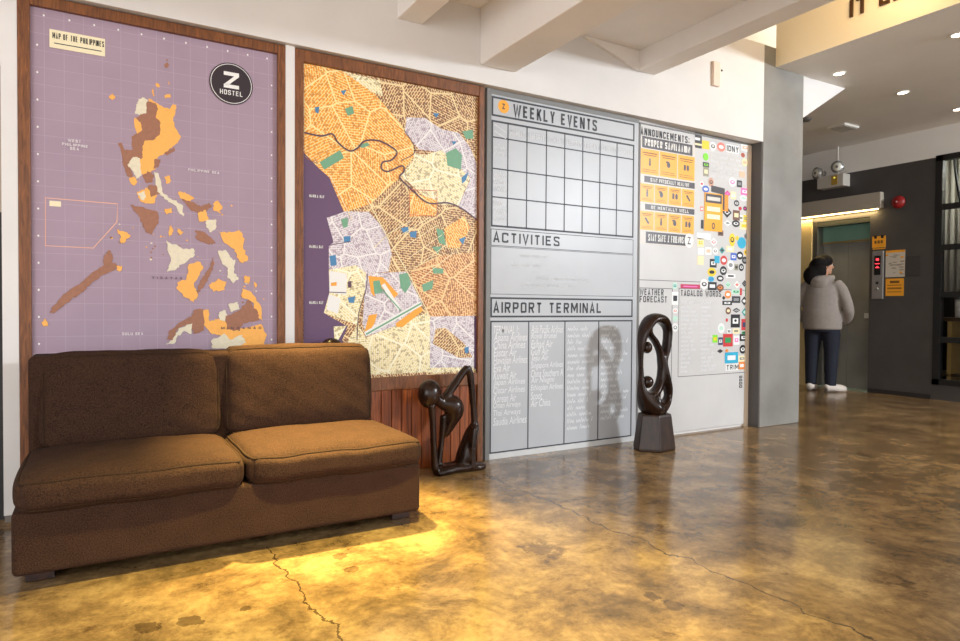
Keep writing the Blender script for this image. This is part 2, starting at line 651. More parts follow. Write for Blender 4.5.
# end wall of the hall with the lift and the window (plane x = 7.76)
XW = 7.76
e = MB()
for y0, y1, z0, z1 in ((1.48, 3.0, 0, 2.592), (0.772, 1.48, 2.045, 2.592), (0.084, 0.772, 0, 2.592), (-1.55, 0.084, 0, 0.165), (-6.5, -1.55, 0, 2.592)):
    e.box(XW, XW + 0.2, y0, y1, z0, z1, grey_dark)
e.box(XW + 0.004, XW + 0.2, -6.5, 3.0, 2.592, 2.92, hall_white)
struct(e.build('wall_right'))
struct(MB().box(5.0, 8.0, 2.3, 2.45, 0, 2.95, grey_dark).build('wall_hall_back'))
struct(MB().box(4.9, 5.0, 0.3, 2.45, 0, 2.95, white).build('wall_hall_left'))
struct(MB().box(XW - 0.008, XW + 0.01, 0.10, 0.765, 0, 0.05, mat('skirting', srgb(40, 37, 36), 0.5)).build('baseboard_right'))
# column
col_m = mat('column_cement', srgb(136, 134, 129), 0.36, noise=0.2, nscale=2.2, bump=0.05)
col_d = mat('column_side_dark', srgb(84, 80, 78), 0.5)  # darker tone for the slab on the column's left side
struct(MB().box(4.615, 5.130, -0.11, 0.32, 0, 3.07, col_m).build('column', bevel=0.006))
struct(MB().prism([(5.13, 2.915), (5.735, 2.915), (5.13, 2.565)], -0.105, 0.32, white).build('trim_7'))
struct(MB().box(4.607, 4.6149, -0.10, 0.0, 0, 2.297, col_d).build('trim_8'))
# doorway on the far left
struct(MB().box(-1.4, -0.349, 0.06, 0.11, 0, 1.36, mat('door_black', srgb(24, 22, 24), 0.5))
       .box(-1.4, -0.349, 0.06, 0.11, 1.36, 2.0, mat('door_tan', srgb(170, 156, 138), 0.6)).build('door_1'))
struct(MB().box(-0.344, 0.0, 0.004, 0.02, 0, 0.035, mat('skirting_grey', srgb(120, 112, 104), 0.6)).build('baseboard_back'))

# ------------------------------------------------------------------ framed map of the islands
frame_wood = wood('frame_wood', srgb(84, 46, 20), srgb(142, 86, 44), (30, 30, 3), 0.45)
plank_wood = wood('plank_wood', srgb(96, 44, 16), srgb(176, 92, 38), (28, 6, 1.0), 0.35)
purple = mat('map_purple', srgb(162, 140, 156), 0.55, noise=0.05, nscale=4)
purple_l = mat('map_purple_line', srgb(180, 160, 178), 0.55)
isl = {'o': mat('island_orange', srgb(246, 178, 88), 0.55, noise=0.05, nscale=60),
       'b': mat('island_brown', srgb(156, 106, 82), 0.55, noise=0.1, nscale=60),
       'c': mat('island_cream', srgb(224, 214, 188), 0.55, noise=0.06, nscale=60)}
pink_line = mat('inset_line', srgb(236, 180, 150), 0.55)
label_cream = mat('label_cream', srgb(238, 226, 190), 0.6)
mauve_txt = mat('map_faint_lettering', srgb(236, 228, 230), 0.6)
dark_txt = mat('map_dark_lettering', srgb(92, 70, 84), 0.6)

t = thing('framed_map', (0.29, 0, 0.3), 'wide wooden framed purple map with orange and brown islands, behind the sofa', 'map')
ZT = 2.312
f = MB()
f.box(-0.286, -0.240, -0.022, 0.018, 0.02, ZT, frame_wood).box(0.822, 0.862, -0.022, 0.018, 0.02, ZT, frame_wood)
f.box(-0.240, 0.822, -0.022, 0.018, ZT - 0.048, ZT, frame_wood).box(-0.240, 0.822, -0.022, 0.018, 0.02, 0.09, frame_wood)
f.build('frame', t, bevel=0.004)
s = MB().box(-0.242, 0.824, 0.0, 0.012, 0.088, ZT - 0.046, purple)
for i in range(14):
    x = -0.19 + i * 0.0745
    s.box(x, x + 0.0018, -0.0004, 0, 0.09, ZT - 0.048, purple_l)
for i in range(29):
    z = 0.14 + i * 0.0745
    s.box(-0.240, 0.822, -0.0004, 0, z, z + 0.0018, purple_l)
for i in range(16):
    s.ring(-0.215, 0.3 + i * 0.12, 0.004, 0.005, -0.0008, whitep, 8).ring(0.795, 0.3 + i * 0.12, 0.004, 0.005, -0.0008, whitep, 8)
for i in range(11):
    s.ring(-0.19 + i * 0.0962, ZT - 0.078, 0.004, 0.005, -0.0008, whitep, 8)
LA = ((110, 60), 4.933)
LB = ((0, 170), 3.303)
ISL = [
 (LA, 'o', [(190,190),(225,208),(260,230),(295,245),(308,220),(328,222),(322,260),(312,290),(318,330),(350,375),(335,410),(300,435),(265,465),(235,480),(222,540),(180,560),(150,570),(150,480),(160,430),(165,400),(200,300)]),
 (LA, 'c', [(140,195),(160,183),(184,195),(188,260),(150,272),(122,262),(130,225)]),
 (LA, 'b', [(182,204),(225,213),(238,240),(225,280),(250,310),(247,365),(215,395),(172,397),(160,425),(162,470),(110,447),(105,380),(135,362),(160,345),(150,310),(128,290),(150,267),(180,262)]),
 (LA, 'o', [(120,285),(132,292),(152,315),(158,345),(138,365),(122,335)]),
 (LA, 'b', [(40,410),(58,408),(75,445),(110,443),(162,468),(158,488),(110,485),(90,515),(112,565),(112,582),(85,575),(65,520),(55,455)]),
 (LA, 'c', [(86,515),(115,478),(148,484),(156,570),(130,588),(110,545)]),
 (LA, 'b', [(218,490),(250,488),(238,528),(215,538)]),
 (LA, 'b', [(266,462),(315,428),(322,445),(282,472)]),
 (LA, 'b', [(160,572),(188,548),(216,565),(210,602),(178,606)]),
 (LA, 'c', [(220,555),(240,562),(258,632),(240,650),(225,600)]),
 (LA, 'o', [(268,575),(295,570),(302,598),(280,612)]),
 (LA, 'o', [(95,585),(122,575),(137,600),(120,622),(100,608)]),
 (LA, 'o', [(226,113),(245,118),(242,136),(228,132)]), (LA, 'o', [(268,172),(298,168),(300,186),(272,188)]),
 (LA, 'o', [(286,106),(296,112),(289,124)]), (LA, 'o', [(207,150),(214,140),(216,170),(222,180),(210,176)]),
 (LA, 'b', [(266,22),(284,12),(292,24),(280,42),(268,36)]), (LA, 'b', [(276,0),(284,-4),(284,8)]),
 (LA, 'o', [(-6,182),(12,166),(28,184),(12,200)]),
 (LB, 'o', [(452,72),(490,58),(522,75),(512,108),(480,112),(455,92)]),
 (LB, 'b', [(488,52),(520,48),(530,80),(500,90)]),
 (LB, 'c', [(508,5),(528,30),(535,70),(565,95),(602,115),(608,152),(594,147),(578,117),(543,97),(520,72)]),
 (LB, 'c', [(455,75),(478,70),(486,92),(470,100)]),
 (LB, 'o', [(580,75),(610,73),(642,95),(622,108),(600,96)]),
 (LB, 'b', [(600,95),(640,105),(662,120),(690,108),(698,124),(662,147),(628,130)]),
 (LB, 'o', [(653,142),(680,132),(688,165),(660,172)]),
 (LB, 'c', [(680,165),(712,163),(714,190),(696,207),(680,187)]),
 (LB, 'o', [(706,108),(720,98),(735,125),(720,140),(704,132)]),
 (LB, 'b', [(430,115),(475,123),(520,138),(524,175),(500,214),(480,202),(463,160)]),
 (LB, 'o', [(543,128),(565,124),(570,142),(550,148)]),
 (LB, 'o', [(558,187),(568,185),(573,200),(558,222)]), (LB, 'o', [(585,193),(610,205),(592,215)]),
 (LB, 'b', [(646,198),(670,203),(712,240),(690,247),(648,227)]),
 (LB, 'o', [(722,203),(750,208),(790,198),(807,225),(802,250),(820,297),(800,308),(783,290),(775,262),(742,242)]),
 (LB, 'c', [(720,268),(745,263),(762,290),(777,300),(772,335),(788,360),(770,374),(750,352),(753,326),(733,310)]),
 (LB, 'c', [(548,233),(600,258),(640,260),(644,280),(600,312),(575,332),(550,338),(565,300)]),
 (LB, 'o', [(623,312),(660,303),(672,320),(652,360),(640,377),(654,415),(640,437),(613,422),(583,392),(588,370),(615,360)]),
 (LB, 'b', [(704,286),(708,310),(692,350),(672,387),(655,410),(648,402),(666,360),(690,325)]),
 (LB, 'o', [(688,382),(720,358),(747,370),(742,394),(705,402)]),
 (LB, 'b', [(163,472),(175,450),(220,405),(270,370),(300,343),(340,318),(343,290),(360,262),(372,280),(369,305),(387,315),(375,332),(330,352),(295,382),(260,412),(215,442),(180,472)]),
 (LB, 'o', [(138,502),(150,488),(159,510),(145,519)]), (LB, 'o', [(386,198),(410,203),(432,215),(410,242),(393,240),(400,222)]),
 (LB, 'o', [(384,318),(402,316),(402,334),(386,332)]),
 (LB, 'o', [(665,462),(690,462),(692,500),(722,490),(748,500),(770,530),(862,508),(882,545),(872,577),(845,582),(800,590),(755,560),(735,548),(700,542),(670,510)]),
 (LB, 'b', [(550,562),(560,530),(590,505),(630,485),(640,463),(672,458),(674,530),(640,542),(630,510),(590,522),(572,562)]),
 (LB, 'c', [(546,574),(570,562),(590,522),(635,507),(632,542),(610,532),(585,552),(575,574)]),
 (LB, 'c', [(723,470),(745,463),(752,500),(725,496)]),
 (LB, 'o', [(798,388),(830,403),(862,450),(868,502),(843,480),(838,440),(800,422)]),
 (LB, 'b', [(745,482),(790,463),(820,428),(852,470),(858,496),(802,507),(790,532),(748,527)]),
 (LB, 'c', [(753,445),(785,436),(792,460),(760,467)]),
 (LB, 'c', [(698,562),(740,540),(760,560),(800,545),(812,570),(780,586),(700,588)]),
 (LB, 'o', [(808,350),(825,353),(822,377),(806,370)]), (LB, 'o', [(838,368),(848,380),(840,397)]),
]
for k, (tr, cc, pts) in enumerate(ISL):
    q = []
    for i, p in enumerate(pts):          # a ragged coast
        nx = pts[(i + 1) % len(pts)]
        q.append(p)
        for uu in (0.2, 0.4, 0.6, 0.8):
            q.append((p[0] + (nx[0] - p[0]) * uu + random.uniform(-3.2, 3.2), p[1] + (nx[1] - p[1]) * uu + random.uniform(-3.2, 3.2)))
    s.poly(ats(q, 0, *tr), -0.0008 - 0.00006 * k, isl[cc])
for i in range(46):                     # scattered islets
    px, py = random.choice([(150, 250), (165, 232), (215, 215), (185, 240), (205, 270), (240, 285), (245, 300), (120, 240), (180, 200)])
    a = at(px + random.gauss(0, 10), py + random.gauss(0, 8))
    r = random.uniform(0.002, 0.006)
    s.ring(a[0], a[1], r, r * 0.8, -0.0009, isl[random.choice('obc')], 7)
s.strip(ats([(150, 92), (388, 112), (386, 172), (308, 258), (150, 250)], 0, *LB), 0.004, -0.0009, pink_line, True)
a, b = at(49.5, 206), at(61, 201.5)
s.poly([a, (b[0], a[1]), b, (a[0], b[1])], -0.0009, label_cream)
for body, x0, y0, x1, y1, mm in (('WEST', 68, 143, 81, 139.5, mauve_txt), ('PHILIPPINE', 62, 147.5, 88, 143.5, mauve_txt), ('SEA', 70, 151, 79, 147, mauve_txt),
                                 ('PHILIPPINE SEA', 188, 173.5, 219, 169.5, mauve_txt), ('SULU SEA', 122, 335.5, 143, 332, mauve_txt),
                                 ('V I S A Y A S', 152, 280.5, 182, 275.5, dark_txt), ('M I N D A N A O', 221, 330.5, 261, 325.5, dark_txt)):
    a, b = at(x0, y0), at(x1, y1)
    zc = (a[1] + b[1]) / 2
    s.letters(body, a[0], b[0], zc - 0.006, zc + 0.006, -0.006, mm, 0.2)
s.build('map_sheet', t)
LZ0, LZ1 = at(49.5, 47.2)[1], at(49.5, 29)[1]
a, b = at(49.5, 47.5), at(105, 33)
g = MB().box(a[0], b[0], -0.0035, -0.0005, LZ0, LZ1, label_cream)
a = at(50, 47)
zc = 2.045
g.letters('MAP OF THE PHILIPPINES', at(52.5, 38)[0], at(104, 42)[0], LZ0 + (LZ1 - LZ0) * 0.52, LZ0 + (LZ1 - LZ0) * 0.84, -0.0039, blackp, 0.2)
g.box(at(54, 38)[0], at(101.5, 42)[0], -0.0038, -0.0035, LZ0 + (LZ1 - LZ0) * 0.24, LZ0 + (LZ1 - LZ0) * 0.29, blackp)
g.build('title_label', t)
cx, cz = at(231.3, 84)
badge = mat('badge_black', srgb(44, 30, 38), 0.5)
RB = 0.104
g = MB().prism([(cx + RB * 1.0 * math.cos(2 * PI * i / 40), cz + RB * math.sin(2 * PI * i / 40)) for i in range(40)], -0.004, -0.0005, badge)
ringpts = [(cx + 0.0969 * math.cos(2 * PI * i / 40), cz + 0.0969 * math.sin(2 * PI * i / 40)) for i in range(40)]
g.strip(ringpts, 0.003, -0.0043, whitep, True)
zx, zz, zw, zh = cx - 0.0364, cz - 0.0234, 0.0728, 0.0806
g.poly([(zx, zz + zh), (zx + zw, zz + zh), (zx + zw, zz + zh - 0.0182), (zx, zz + zh - 0.0182)], -0.0044, whitep)
g.poly([(zx, zz), (zx + zw, zz), (zx + zw, zz + 0.0182), (zx, zz + 0.0182)], -0.0044, whitep)
g.poly([(zx + zw - 0.0234, zz + zh - 0.0182), (zx + zw, zz + zh - 0.0182), (zx + 0.0234, zz + 0.0156), (zx, zz + 0.0156)], -0.0044, whitep)
g.letters('HOSTEL', cx - 0.0546, cx + 0.0546, cz - 0.0572, cz - 0.0338, -0.0044, whitep, 0.16)
g.build('logo_badge', t)

# ------------------------------------------------------------------ framed street map with plank panel below


def streets(name, block, block2, street, s1=40, s2=14, w1=0.07, w2=0.05, rot=0.5, speck=None):
    m = mat(name, block, 0.5)
    nt = m.node_tree
    b = nt.nodes['Principled BSDF']
    tc = N(nt, 'TexCoord')
    mp = N(nt, 'Mapping')
    mp.inputs['Rotation'].default_value = (0, rot, 0)
    nt.links.new(tc.outputs['Object'], mp.inputs['Vector'])
    sep = N(nt, 'SeparateXYZ')
    nt.links.new(mp.outputs['Vector'], sep.inputs[0])
    cmb = N(nt, 'CombineXYZ')
    nt.links.new(sep.outputs[0], cmb.inputs[0])
    nt.links.new(sep.outputs[2], cmb.inputs[1])
    v = cmb.outputs[0]
    dist = N(nt, 'TexVoronoi', voronoi_dimensions='2D', Scale=s2 * 0.5)
    edge = N(nt, 'TexVoronoi', voronoi_dimensions='2D', feature='DISTANCE_TO_EDGE', Scale=s2 * 0.5)
    wob = N(nt, 'TexNoise', Scale=9.0, Detail=2.0)
    for n in (dist, edge, wob):
        nt.links.new(v, n.inputs['Vector'])
    sp = N(nt, 'SeparateColor')
    nt.links.new(dist.outputs['Color'], sp.inputs[0])
    vr = N(nt, 'VectorRotate')
    vr.rotation_type = 'Z_AXIS'
    nt.links.new(v, vr.inputs['Vector'])
    nt.links.new(math_(nt, 'MULTIPLY', sp.outputs[0], 3.0), vr.inputs['Angle'])
    wsc = N(nt, 'VectorMath')
    wsc.operation = 'SCALE'
    nt.links.new(wob.outputs['Color'], wsc.inputs[0])
    wsc.inputs['Scale'].default_value = 0.02
    vadd = N(nt, 'VectorMath')
    vadd.operation = 'ADD'
    nt.links.new(vr.outputs['Vector'], vadd.inputs[0])
    nt.links.new(wsc.outputs['Vector'], vadd.inputs[1])
    br = N(nt, 'TexBrick', Scale=float(s1))
    nt.links.new(vadd.outputs['Vector'], br.inputs['Vector'])
    br.inputs['Mortar Size'].default_value = w1
    br.inputs['Mortar Smooth'].default_value = 0.0
    br.inputs['Color1'].default_value = block
    br.inputs['Color2'].default_value = block2
    br.inputs['Mortar'].default_value = street
    c = br.outputs['Color']
    if speck:
        vc = N(nt, 'TexVoronoi', voronoi_dimensions='2D', Scale=90.0)
        nt.links.new(v, vc.inputs['Vector'])
        s2c = N(nt, 'SeparateColor')
        nt.links.new(vc.outputs['Color'], s2c.inputs[0])
        c = mixc(nt, math_(nt, 'MULTIPLY', math_(nt, 'GREATER_THAN', s2c.outputs[1], 0.80), 0.7), c, speck)
    c = mixc(nt, math_(nt, 'LESS_THAN', edge.outputs['Distance'], w2), c, street)
    nt.links.new(c, b.inputs['Base Color'])
    return m


cream_st = srgb(240, 222, 176)
S_tan = streets('streets_tan', srgb(134, 78, 44), srgb(172, 114, 68), srgb(236, 212, 160), 18, 10, 0.042, 0.024, 0.5, srgb(112, 64, 40))
S_org = streets('streets_orange', srgb(246, 158, 24), srgb(234, 160, 60), srgb(252, 228, 160), 18, 11, 0.034, 0.022, 0.35, srgb(206, 124, 34))
S_lil = streets('streets_lilac', srgb(182, 168, 178), srgb(208, 196, 204), srgb(236, 232, 230), 22, 14, 0.035, 0.03, 0.2, srgb(160, 138, 152))
S_crm = streets('streets_cream', srgb(238, 222, 160), srgb(226, 208, 150), srgb(250, 244, 216), 20, 12, 0.04, 0.03, 0.8, srgb(170, 150, 108))
S_rust = streets('streets_rust', srgb(182, 102, 52), srgb(204, 136, 76), srgb(238, 206, 150), 17, 9, 0.045, 0.022, 0.9, srgb(150, 84, 44))
sea = mat('sea_purple', srgb(98, 70, 102), 0.5)
green = mat('park_green', srgb(112, 164, 130), 0.5, noise=0.06, nscale=60)
blue = mat('map_blue', srgb(70, 130, 176), 0.5)
river = mat('river_plum', srgb(92, 62, 76), 0.5)
redl = mat('map_red_line', srgb(196, 70, 56), 0.5)
road = mat('road_cream', srgb(246, 232, 190), 0.5)
orangep = mat('map_orange', srgb(240, 166, 50), 0.5)

t = thing('framed_street_map', (1.5, 0, 0), 'tall wooden framed orange and tan city street map above a wooden plank panel', 'map')
XL, XR = 0.911, 2.070
WL, WR = 0.046, 0.038
ZR = at(425, 375)[1]
f = MB()
f.box(XL, XL + WL, -0.022, 0.018, 0, ZT, frame_wood).box(XR - WR, XR, -0.022, 0.018, 0, ZT, frame_wood)
f.box(XL + WL, XR - WR, -0.022, 0.018, ZT - 0.064, ZT, frame_wood)
f.box(XL + WL, XR - WR, -0.022, 0.018, ZR - 0.075, ZR, frame_wood)
f.build('frame', t, bevel=0.004)
p = MB()
x = XL + WL
while x < XR - WR:
    p.box(x + 0.0015, min(x + 0.0625, XR - WR), -0.006, 0.012, 0.0, ZR - 0.075, plank_wood)
    x += 0.064
p.box(XL + WL, XR - WR, 0.004, 0.014, 0, ZR - 0.075, mat('plank_gap', srgb(46, 22, 10), 0.6))
p.build('plank_panel', t, bevel=0.003)
s = MB().box(XL + WL - 0.002, XR - WR + 0.002, 0, 0.012, ZR - 0.002, ZT - 0.062, S_tan)
M3 = ((290, 40), 3.56)
M4 = ((290, 200), 3.56)
def P3(pts): return [(290 + x / 3.56, 40 + y / 3.56) for x, y in pts]
def P4(pts): return [(290 + x / 3.56, 200 + y / 3.56) for x, y in pts]
REG = [
 (P3([(50,78),(190,112),(300,190),(395,300),(440,375),(440,415),(400,470),(390,490),(285,585),(195,612)]) + P4([(190,40)]) + P3([(50,500)]), S_org),
 (P3([(190,112),(320,145),(330,200),(290,185)]), S_crm),
 (P3([(415,275),(480,278),(540,318),(600,330),(640,380),(664,440)]) + P4([(664,70)]) + P3([(600,590),(640,500),(600,450),(540,400),(460,390),(408,330)]), S_lil),
 (P3([(443,402),(480,410),(540,392),(600,450),(640,490),(600,590),(520,585),(470,550),(395,482),(438,430)]), S_crm),
 (P4([(425,60),(520,55),(522,0),(425,-30)]), S_org),
 (P4([(430,250),(530,200),(664,185),(664,412),(498,415),(440,300)]), S_rust),
 (P4([(550,100),(620,58),(642,98),(602,172),(558,168)]), S_org),
 (P4([(130,62),(180,40),(280,42),(340,110),(362,190),(350,255),(270,262),(235,232),(138,248),(138,165),(155,150)]), S_lil),
 (P4([(138,248),(235,232),(272,262),(270,300),(240,445),(120,402),(140,330)]), S_crm),
 (P4([(240,440),(270,490),(490,400),(500,415),(500,612),(300,622),(190,622),(205,505)]), S_crm),
 (P4([(500,590),(664,590),(664,605),(500,618)]), S_crm),
 (P4([(140,252),(202,262),(200,338),(140,330)]), whitep),
 (P4([(138,335),(180,350),(170,405),(130,390)]), whitep),
 (P4([(270,262),(412,255),(470,368),(392,442),(276,484),(258,440)]), S_lil),
 (P4([(498,415),(656,412),(656,595),(498,597)]), S_lil),
 (P4([(518,458),(552,455),(620,510),(650,560),(600,562),(508,512)]), S_tan),
 (P3([(48,400),(100,455),(140,490),(165,550),(192,612),(135,632)]) + P4([(130,62),(155,150),(138,165),(138,250),(140,330),(120,402),(165,428),(205,450),(185,500),(200,520),(196,625),(48,625)]), sea),
 (P4([(155,450),(200,448),(172,498),(158,494)]), S_crm),
 (P4([(655,412),(668,412),(668,605),(655,600)]), sea),
 (P3([(555,402),(590,385),(612,410),(608,462),(560,447)]), green), (P3([(613,325),(650,320),(652,352),(625,352)]), green),
 (P3([(105,435),(178,392),(192,420),(122,462)]), green), (P3([(195,245),(222,235),(228,262),(205,270)]), green),
 (P3([(240,375),(275,365),(285,375),(255,385)]), green),
 (P4([(388,265),(420,258),(430,300),(410,332),(393,312)]), green), (P4([(520,100),(545,108),(554,162),(530,152)]), green),
 (P4([(468,302),(510,285),(506,317),(475,327)]), green), (P4([(505,167),(540,165),(525,192)]), green), (P4([(180,70),(205,62),(205,95),(190,100)]), green),
 (P4([(505,240),(545,245),(545,262),(510,262)]), green),
 (P4([(278,270),(330,275),(385,335),(370,350),(310,300),(300,345),(288,330)]), orangep), (P4([(262,480),(280,410),(310,405),(300,440),(285,462)]), orangep),
 (P4([(375,440),(465,375),(472,395),(400,452),(380,452)]), orangep), (P4([(295,290),(318,285),(330,330),(300,335)]), green),
 (P4([(140,200),(162,195),(166,232),(145,235)]), blue), (P4([(190,130),(215,128),(214,148),(192,150)]), blue), (P4([(205,348),(232,342),(228,366),(210,366)]), blue),
 (P4([(395,100),(420,95),(422,115),(400,116)]), blue), (P4([(425,115),(450,110),(448,135),(428,132)]), blue), (P4([(620,525),(636,522),(634,545),(622,545)]), blue),
 (P3([(180,182),(200,178),(190,198)]), blue), (P3([(508,260),(530,262),(520,278)]), blue), (P3([(574,360),(592,362),(582,375)]), blue), (P3([(610,490),(635,470),(625,500),(612,512)]), blue),
 (P3([(88,240),(104,238),(100,262),(90,258)]), blue), (P4([(600,140),(625,130),(615,160)]), blue),
 (P3([(50,410),(75,432),(90,425),(105,445),(62,425)]), S_rust),
 (P4([(205,290),(218,288),(218,312),(206,312)]), river), (P4([(145,295),(165,292),(165,305),(146,306)]), orangep),
]
for k, (pp, mm) in enumerate(REG):
    s.poly([at(*q) for q in pp], -0.0006 - 0.00006 * k, mm)
ww = 0.0055
s.strip(spline([at(*q) for q in P3([(50,330),(110,342),(150,335),(170,365),(210,395),(240,385),(265,360),(310,358),(350,375),(380,400),(360,428),(330,435),(325,458),(350,468),(398,448),(405,468),(390,490),(430,530),(490,580),(560,580),(610,600),(664,640)])], 5), 0.009, -0.0040, river)
s.strip(spline([at(*q) for q in P3([(405,320),(440,375),(440,405),(395,430)])], 5), 0.004, -0.0040, river)
s.strip([at(*q) for q in P4([(270,-10),(350,140),(430,280),(492,405)])], 0.006, -0.0041, road)
s.strip([at(*q) for q in P4([(430,75),(350,120),(300,170)])], 0.004, -0.0041, road)
s.strip([at(*q) for q in P3([(140,480),(220,640)])], 0.004, -0.0041, road)
s.strip(spline([at(*q) for q in P4([(275,262),(270,320),(245,400),(238,500)])], 4), 0.004, -0.0041, river)
s.strip([at(*q) for q in P4([(145,160),(215,148)])], 0.004, -0.0041, river)
s.strip([at(*q) for q in P4([(140,328),(200,330)])], 0.004, -0.0041, river)
for i in range(5):
    a = 540 + i * 25
    s.strip([at(*q) for q in P4([(370 + i * 24, 140 + i * 35), (500 + i * 20, 60 + i * 32)])], 0.0035, -0.0041, road)
s.strip([at(*q) for q in P4([(266, 478), (466, 368)])], 0.028, -0.0042, whitep)
s.strip([at(*q) for q in P4([(270, 478), (466, 368)])], 0.010, -0.0043, green)
s.strip([at(*q) for q in P4([(330, 300), (388, 390)])], 0.024, -0.0042, whitep)
s.strip([at(*q) for q in P4([(300, 288), (395, 395)])], 0.007, -0.0043, green)
s.strip([at(*q) for q in P3([(425, 533), (522, 537), (522, 628), (425, 622)])], 0.004, -0.0043, redl, True)
for (x0, y0, x1, y1) in ((309, 196.5, 324, 193.5), (309, 247.2, 323, 244.8), (309, 303.3, 323, 300.8)):
    a, b = at(x0, y0), at(x1, y1)
    s.letters('MANILA BAY', a[0], b[0], a[1] - 0.003, a[1] + 0.012, -0.0044, whitep, 0.2)
s.build('map_sheet', t)

# ------------------------------------------------------------------ weekly events board
board_g = mat('board_grey_paint', srgb(184, 187, 191), 0.36, noise=0.05, nscale=2.5, spec=0.35)
board_w = mat('board_edge_paint', srgb(206, 208, 208), 0.4, noise=0.04, nscale=5)
edge_g = mat('board_grey_edge', srgb(120, 120, 118), 0.5)
ink = mat('board_ink', srgb(44, 46, 52), 0.5)
chalk = mat('chalk_white', srgb(226, 228, 230), 0.7)
chalk2 = mat('chalk_faint', srgb(214, 217, 220), 0.7)
orange_disc = mat('orange_disc', srgb(244, 166, 24), 0.5)
t = thing('events_board', (2.74, 0, 0), 'grey painted board headed WEEKLY EVENTS with an empty week grid and an AIRPORT TERMINAL list', 'notice board')
BX0, BX1 = 2.125, 3.372
p = MB().box(BX0, BX1, 0.0, 0.02, 0.004, 2.305, board_g)
p.build('panel', t, bevel=0.002)
MB().box(BX0 - 0.03, BX0, -0.012, 0.02, 0.0, 2.315, edge_g).box(BX0, BX1, -0.006, 0.004, 0.0, 0.035, board_w).box(BX0, BX1, -0.004, 0.01, 2.285, 2.315, edge_g).build('edge_trim', t)


def rect(mb, x0, x1, z0, z1, wd, m, y=-0.0008):
    mb.box(x0, x1, y, 0.0, z0, z0 + wd, m).box(x0, x1, y, 0.0, z1 - wd, z1, m)
    mb.box(x0, x0 + wd, y - 0.0001, 0.0, z0, z1, m).box(x1 - wd, x1, y - 0.0001, 0.0, z0, z1, m)


def zz_(px, py):
    return at(px, py)[1]


gx0, gx1 = at(490.7, 250)[0], at(633.2, 250)[0]
g = MB()
zs = [zz_(491, 95.5), zz_(491, 115.5), zz_(491, 119), zz_(491, 226)]
rect(g, gx0, gx1, zz_(491, 115.5), zz_(491, 95.5), 0.012, ink)
z_top, z_bot = zz_(491, 119.5), zz_(491, 226.5)
rect(g, gx0, gx1, z_bot, z_top, 0.012, ink)
for py in (136.5, 168, 196.5):
    z = zz_(491, py)
    g.box(gx0, gx1, -0.0008, 0, z - 0.0042, z + 0.0042, ink)
for px in (507.5, 526.5, 546, 564.3, 582.3, 599.6, 616.5):
    x = at(px, 200)[0]
    g.box(x - 0.0042, x + 0.0042, -0.0008, 0, z_bot, z_top, ink)
zA0, zA1 = zz_(491, 245.5), zz_(491, 228.5)
rect(g, gx0, gx1, zA0, zA1, 0.004, ink)
zB = zz_(491, 294.2)
rect(g, gx0, gx1, zB, zA0 - 0.004, 0.003, ink)
zC1, zC0 = zz_(491, 297), zz_(491, 317.5)
rect(g, gx0, gx1, zC0, zC1, 0.012, ink)
zD1, zD0 = zz_(491, 320.7), zz_(491, 454)
rect(g, gx0, gx1, zD0, zD1, 0.010, ink)
for px in (528.5, 564.7, 598.5):
    x = at(px, 350)[0]
    g.box(x - 0.0042, x + 0.0042, -0.0008, 0, zD0, zD1, ink)
g.build('grid_lines', t)
g = MB()


def words(name, parent, body, x0, x1, z0, z1, y, m, wt):
    """block capitals, each word a part of its own"""
    for k in range(body.count(' ') + 1):
        MB().letters(body, x0, x1, z0, z1, y, m, wt, k).build(name, parent)


def tx(body, px0, py0, px1, h, m, bold=0.0, y=-0.001):
    """heading whose baseline starts at pixel (px0, py0), ends at px1, with a cap height in metres"""
    a = at(px0, py0)
    b = at(px1, py0)
    words('heading', t, body, a[0], b[0], a[1], a[1] + h, y, m, bold)


hz = zs[0] - zs[1]
for args in (('WEEKLY EVENTS', 513, 116, 597, 0.076, ink, 0.19), ('ACTIVITIES', 493, 242.0, 559.5, 0.064, ink, 0.19), ('AIRPORT TERMINAL', 493, 312.8, 601.5, 0.068, ink, 0.19)):
    tx(*args)
g = MB()
cx, cz = at(503.5, 106.6)
g.ring(cx, cz, 0.041, 0.041, -0.0010, orange_disc)
g.text('Z', cx - 0.012, cx + 0.012, cz - 0.016, cz + 0.018, -0.0014, ink, 0.03)
g.build('logo_disc', t)['label'] = 'orange disc with a dark Z'
days = ['MONDAY', 'TUESDAY', 'WEDNESDAY', 'THURSDAY', 'FRIDAY', 'SATURDAY', 'SUNDAY']
cols = [507.5, 526.5, 546, 564.3, 582.3, 599.6, 616.5, 633]
zr = zz_(491, 128.5)


def hand(x0, x1, z, h, m, y=-0.0009, wd=0.0045):
    MB().scribble(x0, x1, z, h, y, m, wd).build('handwriting', t)


